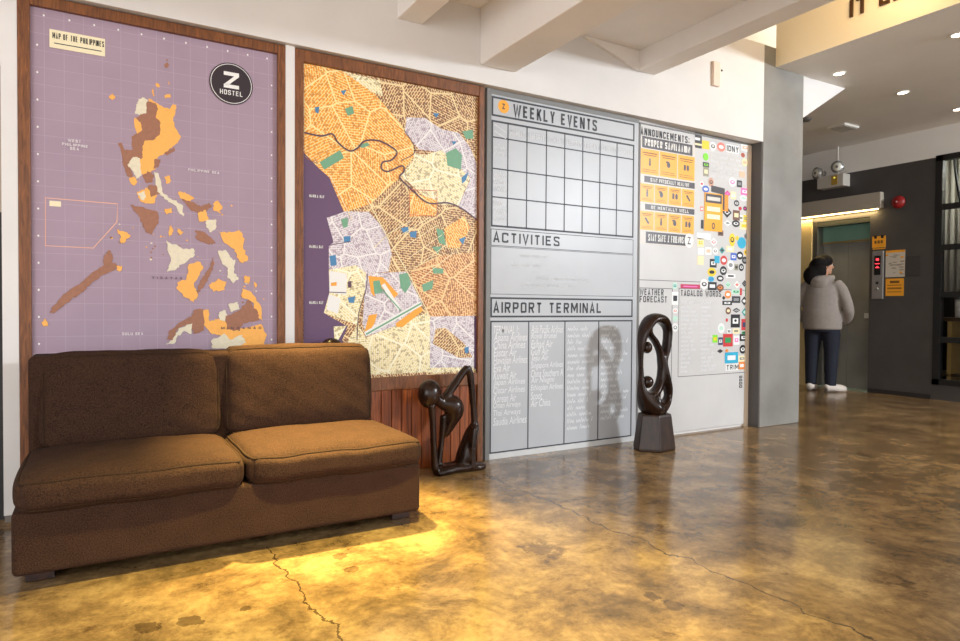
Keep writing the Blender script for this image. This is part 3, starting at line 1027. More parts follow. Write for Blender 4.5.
for i, dname in enumerate(days):
    x0, x1 = at(cols[i], 200)[0] + 0.018, at(cols[i + 1], 200)[0] - 0.018
    MB().letters(dname, x0, x1, zr - 0.022, zr + 0.012, -0.0009, chalk2, 0.13).build('handwriting', t)
xa, xb = gx0 + 0.02, at(507.5, 200)[0] - 0.015
MB().strip([(xa, zr - 0.01), (xb, zr - 0.05)], 0.004, -0.0009, chalk2).build('handwriting', t)
MB().strip([(xa, zr + 0.03), (xb, zr - 0.01)], 0.004, -0.0009, chalk2).build('handwriting', t)
for py in (148, 154, 176, 183, 190, 205, 213, 220):
    hand(xa, xb, zz_(491, py), 0.03, chalk2)
for py in (255, 265, 278, 285):
    a = random.uniform(0.05, 0.5)
    hand(gx0 + a, gx0 + a + random.uniform(0.2, 0.45), zz_(491, py), 0.018, chalk2, wd=0.003)
L1 = ['TERMINAL 1:', 'Asiana Airlines', 'China Airlines', 'Eastar Air', 'Hawaiian Airlines', 'Eva Air', 'Kuwait Air', 'Japan Airlines', 'Qatar Airlines', 'Korean Air', 'Oman Airways', 'Thai Airways', 'Saudia Airlines']
L2 = ['Asia Pacific Airlines', 'Royal Brunei', 'Etihad Air', 'Gulf Air', 'Jeju Air', 'Singapore Airlines', 'China Southern A', 'Air Niugini', 'Ethiopian Airlines', 'Scoot', 'Air China']
for px0, px1, LL in ((493.5, 527, L1), (531, 563, L2)):
    xm = at(px1, 350)[0]
    for i, s_ in enumerate(LL):
        x0 = at(px0, 350)[0]
        z = zz_(491, 329 + i * 7.7)
        MB().text(s_, x0, min(x0 + 0.0165 * len(s_) + 0.01, xm), z - 0.030, z + 0.020, -0.0009, chalk, 0.006, 0.2).build('handwriting', t)
for px0, px1 in ((567.5, 596), (601, 631)):
    for i in range(16 if px0 < 600 else 15):
        z = zz_(491, 329 + i * 7.1)
        x0, x1 = at(px0, 350)[0], at(px1, 350)[0]
        hand(x0, x0 + (x1 - x0) * random.uniform(0.45, 0.98), z - 0.02, 0.032, chalk, wd=0.005)

# ------------------------------------------------------------------ announcements board with stickers
board_a = mat('board_pale_paint', srgb(204, 202, 200), 0.42, noise=0.06, nscale=2.5)
t = thing('announcement_board', (4.0, 0, 0), 'pale grey board headed ANNOUNCEMENTS and TAGALOG WORDS, its right side covered in stickers', 'notice board')
AX0, AX1 = 3.380, 4.586
MB().box(AX0, AX1 - 0.02, 0.0, 0.0185, 0.02, 2.285, board_a).build('panel', t, bevel=0.002)
MB().box(AX0, AX1, -0.004, 0.019, 2.2851, 2.295, edge_g).box(AX0, AX0 + 0.012, -0.003, 0.0, 0.02, 2.285, edge_g).build('edge_trim', t)
MB().box(AX1 - 0.0199, AX1 + 0.02, -0.008, 0.019, 0.0, 2.285, mat('edge_cream', srgb(222, 202, 178), 0.5)).build('side_trim', t)
g = MB()
z1 = zz_(638.5, 280)
ax = at(638.8, 250)[0]
bx = at(749, 250)[0]
g.box(ax, at(710, 280)[0], -0.0008, 0, z1, z1 + 0.004, ink).box(ax, ax + 0.004, -0.0008, 0, z1, 2.26, ink)
zw1, zw0 = zz_(637.5, 287.5), 0.35
rect(g, ax - 0.004, at(672, 330)[0], zw0, zw1, 0.004, ink)
zt1, zt0 = zz_(678.5, 288), zz_(679, 377)
rect(g, at(678.3, 330)[0], at(746, 330)[0], zt0, zt1 + 0.0, 0.004, ink)
g.build('grid_lines', t)
g = MB()
for args in (('ANNOUNCEMENTS:', 640.5, 134.4, 689, 0.052, ink, 0.2), ('WEATHER', 639.5, 295, 663.5, 0.046, ink, 0.17), ('FORECAST', 639.5, 302.2, 667, 0.046, ink, 0.17), ('TAGALOG WORDS', 680.5, 296, 721, 0.046, ink, 0.17)):
    tx(*args)
for i in range(17):
    z = zz_(680, 304 + i * 4.3)
    for a, b in ((681, 698), (701, 717)):
        x0, x1 = at(a, 330)[0], at(b, 330)[0]
        hand(x0, x0 + (x1 - x0) * random.uniform(0.5, 1.0), z, 0.026, chalk)
for i in range(6):
    z = zz_(711, 152 + i * 5)
    hand(at(711, 160)[0], at(743, 160)[0], z, 0.026, chalk)

CN = dict(yellow=(246, 208, 40), white=(236, 236, 234), salmon=(236, 130, 112), lime=(128, 220, 40), olive=(150, 146, 124), dark=(52, 48, 50), black=(30, 28, 30),
          rust=(176, 90, 64), peach=(238, 192, 160), red=(206, 56, 56), pink=(240, 120, 190), magenta=(214, 40, 140), blue=(62, 102, 196), cyan=(40, 170, 206),
          teal=(60, 150, 152), green=(40, 150, 84), mint=(190, 224, 206), grey=(140, 140, 142), brown=(116, 78, 60), orange=(238, 140, 50), cream=(240, 226, 180),
          navy=(48, 56, 96), crimson=(190, 40, 84), skin=(206, 156, 130))
SM = {k: mat('sticker_' + k, srgb(*v), 0.45) for k, v in CN.items()}
SA = (700, 140, 7.12)
SB = (690, 230, 7.13)
SC = (690, 310, 7.13)
SD = (660, 280, 6.106)
STK = [
 (SA,40,35,45,55,'yellow',None,'r'),(SA,92,45,42,58,'white','dark','e'),(SA,150,50,52,60,'salmon','white','e'),(SA,320,55,50,48,'white','peach','r'),
 (SA,40,120,35,50,'lime',None,'e'),(SA,42,176,40,32,'dark','lime','r'),(SA,42,225,35,62,'olive','cream','r'),(SA,305,108,25,30,'rust',None,'e'),(SA,318,160,38,50,'cream','peach','e'),
 (SA,300,245,35,38,'peach',None,'r'),(SA,12,312,25,36,'white','red','e'),(SA,78,300,34,58,'skin','dark','e'),(SA,40,350,44,46,'blue','white','e'),(SA,230,300,48,62,'white','pink','e'),
 (SA,280,312,32,45,'dark','grey','r'),(SA,318,368,50,46,'pink','white','r'),(SA,195,382,40,42,'magenta','pink','d'),(SA,260,450,34,40,'dark','white','e'),(SA,310,415,52,40,'white','mint','e'),
 (SA,285,488,20,25,'red',None,'e'),(SA,320,488,24,30,'dark','magenta','e'),(SA,192,515,60,74,'black','white','d'),(SA,258,536,44,66,'brown','cream','r'),(SA,328,560,38,46,'yellow','olive','r'),
 (SA,195,592,50,40,'white','grey','d'),(SA,255,595,50,46,'black','white','e'),(SA,315,612,58,50,'cream','yellow','r'),(SA,15,600,16,58,'black',None,'r'),(SA,12,490,20,30,'salmon','white','r'),
 (SA,236,395,36,50,'cream','white','r'),(SA,290,555,36,36,'white','olive','r'),
 (SB,98,45,90,42,'white',None,'r'),(SB,218,22,34,36,'brown','dark','r'),(SB,300,70,38,86,'yellow','black','e'),(SB,336,58,20,30,'yellow',None,'e'),(SB,400,45,28,40,'grey','dark','e'),
 (SB,368,92,56,76,'cyan',None,'e'),(SB,168,85,50,58,'white','red','d'),(SB,228,145,36,46,'teal','dark','d'),(SB,400,160,30,42,'yellow','black','e'),(SB,355,182,42,54,'black','white','e'),
 (SB,310,190,38,48,'blue','white','r'),(SB,240,216,44,62,'red','white','e'),(SB,192,210,32,48,'cyan',None,'r'),(SB,390,216,36,48,'black','grey','e'),(SB,165,237,44,56,'black','white','r'),
 (SB,155,300,56,58,'yellow','black','e'),(SB,237,290,44,60,'black','white','e'),(SB,289,250,42,64,'white','grey','e'),(SB,365,266,32,50,'black','white','e'),(SB,330,266,24,40,'olive','dark','r'),
 (SB,150,350,38,36,'cyan','blue','e'),(SB,215,345,44,40,'black','white','e'),(SB,100,386,52,70,'white','black','e'),(SB,158,400,56,54,'black','white','r'),(SB,215,411,46,48,'brown','orange','e'),
 (SB,290,328,60,28,'white','dark','r'),(SB,270,390,40,46,'mint','green','d'),(SB,334,390,40,50,'white','salmon','d'),(SB,388,382,34,46,'dark','grey','d'),(SB,270,460,42,52,'orange','white','e'),
 (SB,327,440,54,30,'mint','green','r'),(SB,362,440,14,46,'red',None,'r'),(SB,405,438,20,60,'green','white','r'),(SB,328,496,54,44,'dark','grey','r'),(SB,265,520,62,28,'black','white','r'),
 (SB,386,506,40,62,'black','white','d'),(SB,240,484,22,28,'black',None,'d'),(SB,272,576,34,48,'brown','cream','e'),(SB,330,572,50,32,'dark','white','d'),(SB,388,586,36,56,'teal','mint','d'),
 (SB,75,90,42,56,'cream','yellow','r'),(SB,78,152,40,44,'white',None,'r'),(SB,75,216,42,60,'cream',None,'r'),(SB,130,150,40,50,'white','peach','r'),(SB,180,150,34,46,'white','grey','e'),(SB,285,135,50,40,'cream','white','r'),
 (SC,323,78,58,86,'black','white','r'),(SC,386,104,36,74,'red','navy','r'),(SC,262,72,14,24,'red',None,'e'),(SC,222,130,44,68,'white','mint','e'),(SC,278,152,24,32,'white','black','r'),
 (SC,328,150,42,34,'cream','olive','r'),(SC,383,196,54,46,'black','white','r'),(SC,178,205,32,50,'lime','yellow','r'),(SC,217,222,30,50,'navy','white','r'),(SC,270,215,62,84,'red','green','r'),
 (SC,331,215,38,60,'white','pink','r'),(SC,385,162,30,20,'green','black','e'),(SC,375,280,40,58,'black','white','e'),(SC,214,293,40,28,'dark',None,'d'),(SC,262,290,25,26,'orange',None,'d'),
 (SC,295,340,84,72,'cyan','white','r'),(SC,370,346,48,38,'cream','grey','r'),(SC,368,396,38,48,'orange','white','r'),
 (SD,90,35,24,34,'mint','teal','r'),(SD,92,112,36,74,'white','black','r'),(SD,92,188,30,30,'white','salmon','e'),(SD,92,236,28,30,'mint',None,'e'),(SD,92,290,34,50,'white','grey','e'),
]
SHN = {'r': 'rectangular', 'e': 'round', 'd': 'diamond-shaped'}


def shape(cx, cz, w_, h_, k):
    if k == 'r':
        return [(cx - w_, cz - h_), (cx + w_, cz - h_), (cx + w_, cz + h_), (cx - w_, cz + h_)]
    if k == 'd':
        return [(cx, cz - h_), (cx + w_, cz), (cx, cz + h_), (cx - w_, cz)]
    return [(cx + w_ * math.cos(2 * PI * i / 20), cz + h_ * math.sin(2 * PI * i / 20)) for i in range(20)]


for k, (tr, sx, sy, sw, sh, c1, c2, shp) in enumerate(STK):
    px, py = tr[0] + sx / tr[2], tr[1] + sy / tr[2]
    c0 = at(px, py)
    hw = 1.1 * abs(at(px + sw / tr[2] / 2, py)[0] - c0[0])
    hh = 1.08 * abs(at(px, py - sh / tr[2] / 2)[1] - c0[1])
    yy = -0.0011 - 0.0002 * (k % 5)
    m_ = MB().prism(shape(c0[0], c0[1], hw, hh, shp), yy, -0.0003, SM[c1])
    if c2:
        m_.poly(shape(c0[0], c0[1], hw * 0.62, hh * 0.42, shp), yy - 0.0003, SM[c2])
        if k % 2:
            m_.poly(shape(c0[0], c0[1] + hh * 0.05, hw * 0.28, hh * 0.2, 'e' if shp == 'r' else 'r'), yy - 0.0005, SM[c1])
    o = m_.build('sticker', t)
    o['label'] = c1 + ' ' + SHN[shp] + ' sticker' + ((' with a ' + c2 + ' centre') if c2 else '')


def ztext_sticker(body, px0, py0, px1, h, back, ink_, lab):
    a = at(px0, py0)
    b = at(px1, py0)
    m_ = MB().box(a[0], b[0], -0.0012, -0.0003, a[1], a[1] + h, SM[back])
    m_.letters(body, a[0] + 0.008, b[0] - 0.008, a[1] + h * 0.15, a[1] + h * 0.85, -0.0016, SM[ink_], 0.2)
    m_.build('sticker', t)['label'] = lab


ztext_sticker('TRIM', 725.5, 371, 739, 0.055, 'white', 'black', 'white sticker reading TRIM in black')
ztext_sticker('IDNY', 726, 152, 739, 0.065, 'white', 'dark', 'white sticker with dark scrawled letters')
c0 = at(740.7, 381)
m_ = MB()
for i in range(4):
    m_.box(c0[0] - 0.018, c0[0] + 0.018, -0.0012, -0.0003, c0[1] - 0.055 + i * 0.026, c0[1] - 0.035 + i * 0.026, SM['black'])
    m_.box(c0[0] - 0.004, c0[0] + 0.006, -0.0014, -0.0012, c0[1] - 0.049 + i * 0.026, c0[1] - 0.041 + i * 0.026, SM['white'])
m_.build('sticker', t)['label'] = 'narrow black sticker stuck upright below the others'
a, b = at(680.5, 288), at(700, 284)
MB().box(a[0], b[0], -0.0012, -0.0003, a[1] - 0.002, a[1] + 0.030, SM['crimson']).box(a[0] + 0.03, b[0] - 0.03, -0.0015, -0.0012, a[1] + 0.009, a[1] + 0.018, SM['pink']).build('sticker', t)['label'] = 'long crimson strip sticker'

# posters pinned on that board
poster_o = mat('poster_orange', srgb(244, 172, 40), 0.35)
poster_d = mat('poster_charcoal', srgb(70, 64, 68), 0.35)
poster_i = mat('poster_brown_ink', srgb(132, 84, 40), 0.5)
poster_l = mat('poster_paper', srgb(214, 208, 200), 0.4)
t = thing('sanitation_poster', (3.65, 0, 1.55), 'large poster headed PROPER SANITATION with rows of orange panels', 'poster')
px0, px1 = at(640, 190)[0], at(694.5, 190)[0]
zt_, zb_ = zz_(641, 134.0), zz_(641, 243)
def zrow(py): return zz_(641, py)
MB().box(px0, px1, -0.0014, -0.0003, zrow(243.5), zrow(135.5), poster_l).build('paper', t)
W_ = px1 - px0
rows = [(148.0, 173.5, 3), (183.0, 201.5, 4), (210.5, 229.5, 4)]
for (ya, yb, n) in rows:
    for i in range(n):
        xl = px0 + W_ * i / n + (0.004 if i else 0.0)
        xr = px0 + W_ * (i + 1) / n - 0.004
        za, zb = zrow(ya), zrow(yb)
        pn = MB().box(xl, xr, -0.0018, -0.0014, zb, za, poster_o).build('panel', t)
        x0, x1 = xl + 0.02, xr - 0.018
        h_ = za - zb
        xc = (x0 + x1) / 2
        g = MB()
        g.box(x0, x1, -0.0021, -0.0018, za - h_ * 0.17, za - h_ * 0.13, poster_i)
        g.box(x0 + 0.01, x1 - 0.01, -0.0021, -0.0018, za - h_ * 0.25, za - h_ * 0.22, poster_i)
        for q in range(2):
            g.box(x0, x1 - 0.01 * q, -0.0021, -0.0018, zb + h_ * (0.1 + 0.08 * q), zb + h_ * (0.12 + 0.08 * q), poster_i)
        g.build('print', pn)
        g = MB()
        zc = za - h_ * 0.5
        kk = (i + n + int(ya)) % 4
        if kk == 0:
            g.ring(xc, zc, 0.018, 0.022, -0.0022, poster_d, 10)
            g.box(xc - 0.026, xc + 0.004, -0.0021, -0.0018, zc + 0.012, zc + 0.026, poster_d)
        elif kk == 1:
            g.box(xc - 0.028, xc - 0.006, -0.0021, -0.0018, zc - 0.02, zc + 0.022, poster_d).ring(xc + 0.016, zc, 0.014, 0.024, -0.0021, poster_d, 10)
        elif kk == 2:
            g.poly([(xc - 0.026, zc + 0.016), (xc - 0.008, zc + 0.024), (xc + 0.026, zc - 0.018), (xc + 0.01, zc - 0.024)], -0.0021, poster_d)
        else:
            g.ring(xc, zc + 0.018, 0.009, 0.011, -0.0021, poster_d, 8).box(xc - 0.009, xc + 0.009, -0.0021, -0.0018, zc - 0.026, zc + 0.008, poster_d)
        g.build('pictogram', pn)
bars = [(135.5, 147.0, 0.015, 0.03, 'PROPER SANITATION', 0.21), (175.2, 181.5, 0.04, 0.0, 'STAY PHYSICALLY HEALTHY', 0.2), (203.2, 209.0, 0.05, 0.0, 'BE MENTALLY WELL', 0.2), (231.0, 242.5, 0.06, 0.09, 'STAY SAFE Z FRIENDS', 0.2)]
for (ya, yb, dl, dr, body, bd) in bars:
    za, zb = zrow(ya), zrow(yb)
    h_ = za - zb
    o = MB().box(px0 + dl, px1 - dr, -0.0018, -0.0014, zb, za, poster_d).build('caption_bar', t)
    o['label'] = 'charcoal bar with white lettering'
    ins = 0.025 if h_ > 0.06 else 0.06
    words('lettering', o, body, px0 + dl + ins, px1 - dr - ins, zb + h_ * 0.2, za - h_ * 0.2, -0.0021, whitep, bd)
cx, cz = px1 - 0.055, (zrow(230) + zrow(243.5)) / 2
g = MB().ring(cx, cz, 0.048, 0.055, -0.0022, whitep)
g.text('Z', cx - 0.018, cx + 0.018, cz - 0.028, cz + 0.028, -0.0026, poster_d, 0.01)
g.build('logo_disc', t)
t = thing('orange_flyer', (4.15, 0, 1.6), 'narrow orange flyer with dark header panel among the stickers', 'flyer')
ox0, ox1 = at(704, 210)[0], at(722.3, 210)[0]
oz1, oz0 = zz_(704, 192), zz_(704, 230.5)
MB().box(ox0, ox1, -0.0034, -0.0026, oz0, oz1, poster_o).build('paper', t)
h_ = oz1 - oz0
MB().box(ox0 + 0.012, ox1 - 0.012, -0.0038, -0.0034, oz1 - h_ * 0.26, oz1 - h_ * 0.03, poster_d).box(ox0 + 0.03, ox1 - 0.03, -0.0041, -0.0038, oz1 - h_ * 0.2, oz1 - h_ * 0.1, poster_l).build('header_panel', t)
for q in (0.42, 0.62):
    MB().box(ox0 + 0.03, ox1 - 0.03, -0.0038, -0.0034, oz1 - h_ * (q + 0.06), oz1 - h_ * (q - 0.06), mat('flyer_white', srgb(250, 236, 200), 0.5)).build('text_block', t)
g = MB().ring((ox0 + ox1) / 2, oz0 + h_ * 0.14, 0.018, 0.026, -0.0038, poster_d).ring((ox0 + ox1) / 2, oz0 + h_ * 0.14, 0.009, 0.014, -0.0041, poster_o)
g.build('emblem', t)
a = at(711, 199)
o = MB().prism([(a[0], oz1 + 0.01), (a[0] + 0.12, oz1 + 0.0), (a[0] + 0.12, oz1 - 0.12), (a[0] + 0.155, oz1 - 0.12), (a[0] + 0.155, oz1 + 0.05), (a[0], oz1 + 0.06)], -0.0024, -0.0016, poster_d).build('corner_card')
tag(o, 'dark angular card tucked behind the top of the orange flyer', 'card')
a = at(725, 203)
o = MB().prism(shape(a[0], a[1], 0.035, 0.065, 'r'), -0.0022, -0.0014, mat('orange_slip', srgb(242, 150, 40), 0.5)).build('paper_slip')
tag(o, 'small deep orange slip at the right edge of the orange flyer', 'paper slip')
c0 = at(699, 139)
o = MB().box(c0[0] - 0.045, c0[0] + 0.03, -0.0014, -0.0003, c0[1] - 0.07, c0[1] + 0.045, SM['dark']).box(c0[0] - 0.045, c0[0] + 0.01, -0.0017, -0.0014, c0[1] - 0.012, c0[1] + 0.008, SM['white']).box(c0[0] - 0.045, c0[0] + 0.03, -0.0017, -0.0014, c0[1] - 0.05, c0[1] - 0.035, SM['cream']).build('small_card')
tag(o, 'small dark striped card beside the ANNOUNCEMENTS heading', 'card')

# ------------------------------------------------------------------ sofa
fab = fabric('sofa_fabric', srgb(32, 21, 15), srgb(70, 47, 34))
fab_p = fabric('sofa_piping', srgb(36, 24, 17), srgb(60, 42, 28))
leg_m = wood('sofa_leg_wood', srgb(28, 14, 10), srgb(60, 32, 22), (10, 10, 10), 0.4)


def cushion(x0, x1, y0, y1, z0, z1, r, bz=0.0, by=0.0, wr=0.004, lean=0.0, seed=0):
    """rounded, puffed cushion: bz bulges top and bottom, by the front and back"""
    c = Vector(((x0 + x1) / 2, (y0 + y1) / 2, (z0 + z1) / 2))
    h = Vector(((x1 - x0) / 2, (y1 - y0) / 2, (z1 - z0) / 2))
    bm = bmesh.new()
    n = 22
    rnd = random.Random(seed)
    ph = [rnd.uniform(0, 6.28) for _ in range(8)]

    def mp(u):
        u = Vector(u)
        p = Vector((u.x * h.x, u.y * h.y, u.z * h.z))
        inner = Vector([max(-(h[i] - r), min(h[i] - r, p[i])) for i in range(3)])
        d = p - inner
        if d.length > 1e-9:
            # keep faces flat, round the edges only
            m_ = max(abs(d[i]) for i in range(3))
            p = inner + d.normalized() * m_
        wgt = (1 - u.x ** 4) * (1 - u.y ** 4)
        p.z += bz * wgt * u.z
        wgy = (1 - u.x ** 4) * (1 - u.z ** 4)
        p.y += by * wgy * u.y
        p.x += 0.012 * (1 - u.y ** 2) * (1 - u.z ** 2) * u.x
        k = wr * (math.sin(p.x * 19 + ph[0] + 3 * p.z) * math.sin(p.y * 23 + ph[1]) + 0.6 * math.sin(p.x * 41 + p.z * 30 + ph[2]) * math.sin(p.z * 37 + ph[3]))
        p.z += k * (1 if by < bz else 0.3)
        p.y += k * (1 if by >= bz else 0.3)
        p.y += lean * (u.z + 1) * 0.5
        ca, cb = (u.x, u.y) if bz > by or by < 0.02 else (u.x, u.z)
        k = 0.010 * abs(ca) ** 7 * abs(cb) ** 7
        p.x -= k * (1 if u.x > 0 else -1)
        if by < 0.02:
            p.y -= k * (1 if u.y > 0 else -1)
        else:
            p.z -= k * (1 if u.z > 0 else -1)
        return p + c
    for ax in range(3):
        for sg in (-1, 1):
            vs = {}
            for i in range(n + 1):
                for j in range(n + 1):
                    u = [0, 0, 0]
                    u[ax] = sg
                    u[(ax + 1) % 3] = math.sin((i / n - 0.5) * PI)
                    u[(ax + 2) % 3] = math.sin((j / n - 0.5) * PI)
                    vs[i, j] = bm.verts.new(mp(u))
            for i in range(n):
                for j in range(n):
                    q = (vs[i, j], vs[i + 1, j], vs[i + 1, j + 1], vs[i, j + 1])
                    bm.faces.new(q if sg > 0 else q[::-1])
    bmesh.ops.remove_doubles(bm, verts=bm.verts, dist=1e-4)
    bmesh.ops.recalc_face_normals(bm, faces=bm.faces)
    return bm, mp


def bm_obj(bm, name, parent, m):
    off = parent_base(parent)
    for v in bm.verts:
        v.co -= off
    me = bpy.data.meshes.new(name)
    bm.to_mesh(me)
    bm.free()
    me.materials.append(m)
    for p in me.polygons:
        p.use_smooth = True
    o = bpy.data.objects.new(name, me)
    C.objects.link(o)
    o.parent = parent
    return o


def seam(mp, axis, sg, parent, inset=0.94):
    """piping tube round the edge of the face axis = sg of a cushion"""
    a, b = [(1, 2), (2, 0), (0, 1)][axis]
    n = 40
    pts = []
    loop = [(-1, -1), (1, -1), (1, 1), (-1, 1)]
    for k in range(4):
        p, q = loop[k], loop[(k + 1) % 4]
        for i in range(n):
            u = i / n
            c = [0, 0, 0]
            c[axis] = sg
            c[a] = p[0] + (q[0] - p[0]) * u
            c[b] = p[1] + (q[1] - p[1]) * u
            pts.append(mp(c))
    # soften the four corners
    for _ in range(3):
        pts = [(pts[i - 1] + pts[i] * 2 + pts[(i + 1) % len(pts)]) / 4 for i in range(len(pts))]
    m_ = MB().tube(pts, 0.0055, fab_p, 8, True)
    o = m_.build('piping', parent, smooth=True)
    return o


sofa = thing('sofa', (0.49, -0.5, 0), 'brown fabric two-seat armless sofa with loose cushions against the maps', 'sofa')
b_ = MB().box(-0.240, 1.232, -0.900, -0.14, 0.056, 0.272, fab)
b_.build('base', sofa, bevel=0.018, seg=4)
MB().box(-0.230, 1.165, -0.375, -0.14, 0.26, 0.746, fab).build('back_frame', sofa, bevel=0.02, seg=4)
for (x0, x1, sd) in ((-0.236, 0.492, 1), (0.500, 1.240, 2)):
    bm, mp = cushion(x0, x1, -0.930, -0.26, 0.266, 0.378, 0.040, 0.022, 0.014, 0.003, 0, sd)
    o = bm_obj(bm, 'seat_cushion', sofa, fab)
    seam(mp, 2, 1, o)
    seam(mp, 2, -1, o)
for (x0, x1, zt2, sd) in ((-0.190, 0.484, 0.756, 3), (0.500, 1.198, 0.768, 4)):
    bm, mp = cushion(x0, x1, -0.415, -0.300, 0.370, zt2, 0.038, 0.006, 0.024, 0.005, 0.04, sd)
    o = bm_obj(bm, 'back_cushion', sofa, fab)
    seam(mp, 1, -1, o)
for lx in (-0.21, 1.14):
    for ly in (-0.80, -0.24):
        MB().box(lx, lx + 0.085, ly, ly + 0.085, 0.0, 0.057, leg_m).build('leg', sofa, bevel=0.004)

# ------------------------------------------------------------------ carved wooden figures
ebony = mat('carved_wood', srgb(40, 24, 16), 0.26, noise=0.5, nscale=9, spec=0.32)
ebony_b = wood('carved_base_wood', srgb(24, 14, 9), srgb(58, 34, 18), (9, 9, 2), 0.42)


def carve(mb, y, tr, pts, flat=1.0, n=6, dy=None):
    """a tapering limb through crop points (x, y, radius[, depth])"""
    out, rad = [], []
    q = spline([(p[0], p[1], p[2], p[3] if len(p) > 3 else 0.0) for p in pts], n)
    for x, yy, r, d in q:
        a = at(tr[0][0] + x / tr[1], tr[0][1] + yy / tr[1], y)
        out.append((a[0], y + d, a[1]))
        rad.append(max(0.004, r))
    mb.tube(out, rad, ebony, 14, False, flat)
    return mb


T1 = ((620, 300), 4.0)
Y1 = -0.28
t = thing('abstract_sculpture', (3.28, Y1, 0), 'dark carved looping sculpture on a faceted wooden base, before the sticker board', 'sculpture')
base = MB()
bc = (3.275, Y1)
vs = []
for (z, r) in ((0.0, 0.158), (0.02, 0.160), (0.232, 0.128), (0.246, 0.122)):
    for i in range(6):
        a = 2 * PI * i / 6 + 0.12
        vs.append((bc[0] + r * math.cos(a), bc[1] + r * 0.8 * math.sin(a), z))
fs = [list(range(5, -1, -1)), [18 + i for i in range(6)]]
for j in range(3):
    for i in range(6):
        fs.append((j * 6 + i, j * 6 + (i + 1) % 6, (j + 1) * 6 + (i + 1) % 6, (j + 1) * 6 + i))
base.add(vs, fs, ebony_b)
base.build('base', t, bevel=0.006)
m_ = MB()
R1 = 1.0
carve(m_, Y1, T1, [(138, 452, .046), (120, 425, .056), (98, 390, .036), (86, 350, .020), (84, 290, .013), (83, 230, .013), (86, 170, .020), (100, 115, .030), (128, 76, .034), (165, 78, .033), (188, 110, .024), (190, 150, .022), (183, 200, .022), (172, 245, .022), (178, 300, .026), (190, 350, .024), (192, 385, .020), (178, 415, .028), (145, 442, .045)], 1.9)
carve(m_, Y1, T1, [(112, 105, .022), (118, 135, .018), (140, 165, .018), (158, 205, .018), (165, 245, .020), (166, 285, .020), (158, 330, .020), (140, 365, .024), (115, 385, .030), (95, 375, .024)], 1.9)
carve(m_, Y1, T1, [(165, 270, .018), (172, 310, .016), (165, 350, .014), (150, 378, .018), (148, 410, .028), (145, 440, .040)], 1.4)
carve(m_, Y1, T1, [(140, 460, .052), (140, 440, .058), (138, 425, .050)], 1.2, 4)
o = m_.build('loop', t, smooth=True)
fuse(o, 0.007, 6)
g = MB()
a = at(620 + 108 / 4, 300 + 190 / 4, Y1)
g.ball((a[0], Y1, a[1]), (0.036, 0.036, 0.040), ebony)
a2 = at(620 + 92 / 4, 300 + 178 / 4, Y1)
g.tube([(a2[0], Y1, a2[1]), (a[0], Y1, a[1])], 0.014, ebony, 10)
g.build('upper_head', t, smooth=True)
g = MB()
a = at(620 + 110 / 4, 300 + 328 / 4, Y1)
g.ball((a[0], Y1, a[1]), (0.041, 0.040, 0.042), ebony)
g.build('lower_head', t, smooth=True)

T2 = ((380, 340), 4.0)
Y2 = -0.17
t = thing('seated_sculpture', (1.8, Y2, 0), 'dark carved seated figure with round head and raised elbow, beside the sofa', 'sculpture')
m_ = MB()
# base and lying leg
carve(m_, Y2 - .02, T2, [(222, 532, .030), (260, 522, .030), (310, 512, .028), (350, 508, .030), (400, 505, .024), (418, 500, .018)], 1.5)
carve(m_, Y2 + .03, T2, [(222, 515, .026), (300, 500, .024), (360, 490, .026)], 1.3)
# raised arm and forearm down to the knee
carve(m_, Y2, T2, [(240, 268, .030), (268, 222, .026), (300, 175, .024), (330, 132, .022), (350, 108, .020)], 1.2)
carve(m_, Y2, T2, [(350, 106, .018), (360, 135, .021), (366, 190, .020), (372, 260, .018), (377, 320, .020), (380, 350, .026)], 1.2)
# bent leg: knee, shin, foot
carve(m_, Y2, T2, [(378, 345, .030), (365, 375, .038), (350, 420, .042), (335, 465, .044), (325, 500, .038)], 1.3)
carve(m_, Y2 - .05, T2, [(380, 350, .020), (372, 400, .022), (368, 460, .020), (370, 515, .022)], 1.2)
# torso wedge
carve(m_, Y2, T2, [(245, 255, .034), (284, 258, .060), (296, 285, .058), (284, 330, .036), (264, 386, .012)], 1.0)
carve(m_, Y2, T2, [(250, 240, .026), (305, 250, .016), (312, 275, .010)], 1.2)
# neck and front arms
carve(m_, Y2, T2, [(215, 230, .036), (245, 250, .034), (262, 262, .034)], 1.1)
carve(m_, Y2 - .03, T2, [(205, 255, .022), (210, 320, .018), (213, 400, .018), (218, 470, .020), (222, 520, .024)], 1.2)
carve(m_, Y2 + .02, T2, [(255, 300, .022), (248, 380, .018), (240, 450, .018), (232, 510, .022)], 1.2)
o = m_.build('body', t, smooth=True)
fuse(o, 0.007, 5)
a = at(380 + 198 / 4, 340 + 216 / 4, Y2)
h = MB().ball((a[0], Y2, a[1]), (0.068, 0.062, 0.082), ebony, 24, 16)
h.build('head', t, smooth=True)
# the head that peeks over the sofa back
a = at(331.5, 338.0, -0.075)
m_ = MB()
zt3 = a[1]
m_.loft([(a[0], -0.075, 0.0, 0.085, 0.05), (a[0], -0.075, 0.10, 0.075, 0.045), (a[0], -0.075, 0.4, 0.06, 0.04), (a[0], -0.075, zt3 - 0.17, 0.045, 0.035), (a[0], -0.075, zt3 - 0.1, 0.03, 0.03)], ebony)
m_.ball((a[0], -0.075, zt3 - 0.065), (0.066, 0.045, 0.065), ebony)
o = m_.build('carved_figure', None, smooth=True)
tag(o, 'dark rounded carved head just showing over the sofa back', 'sculpture')

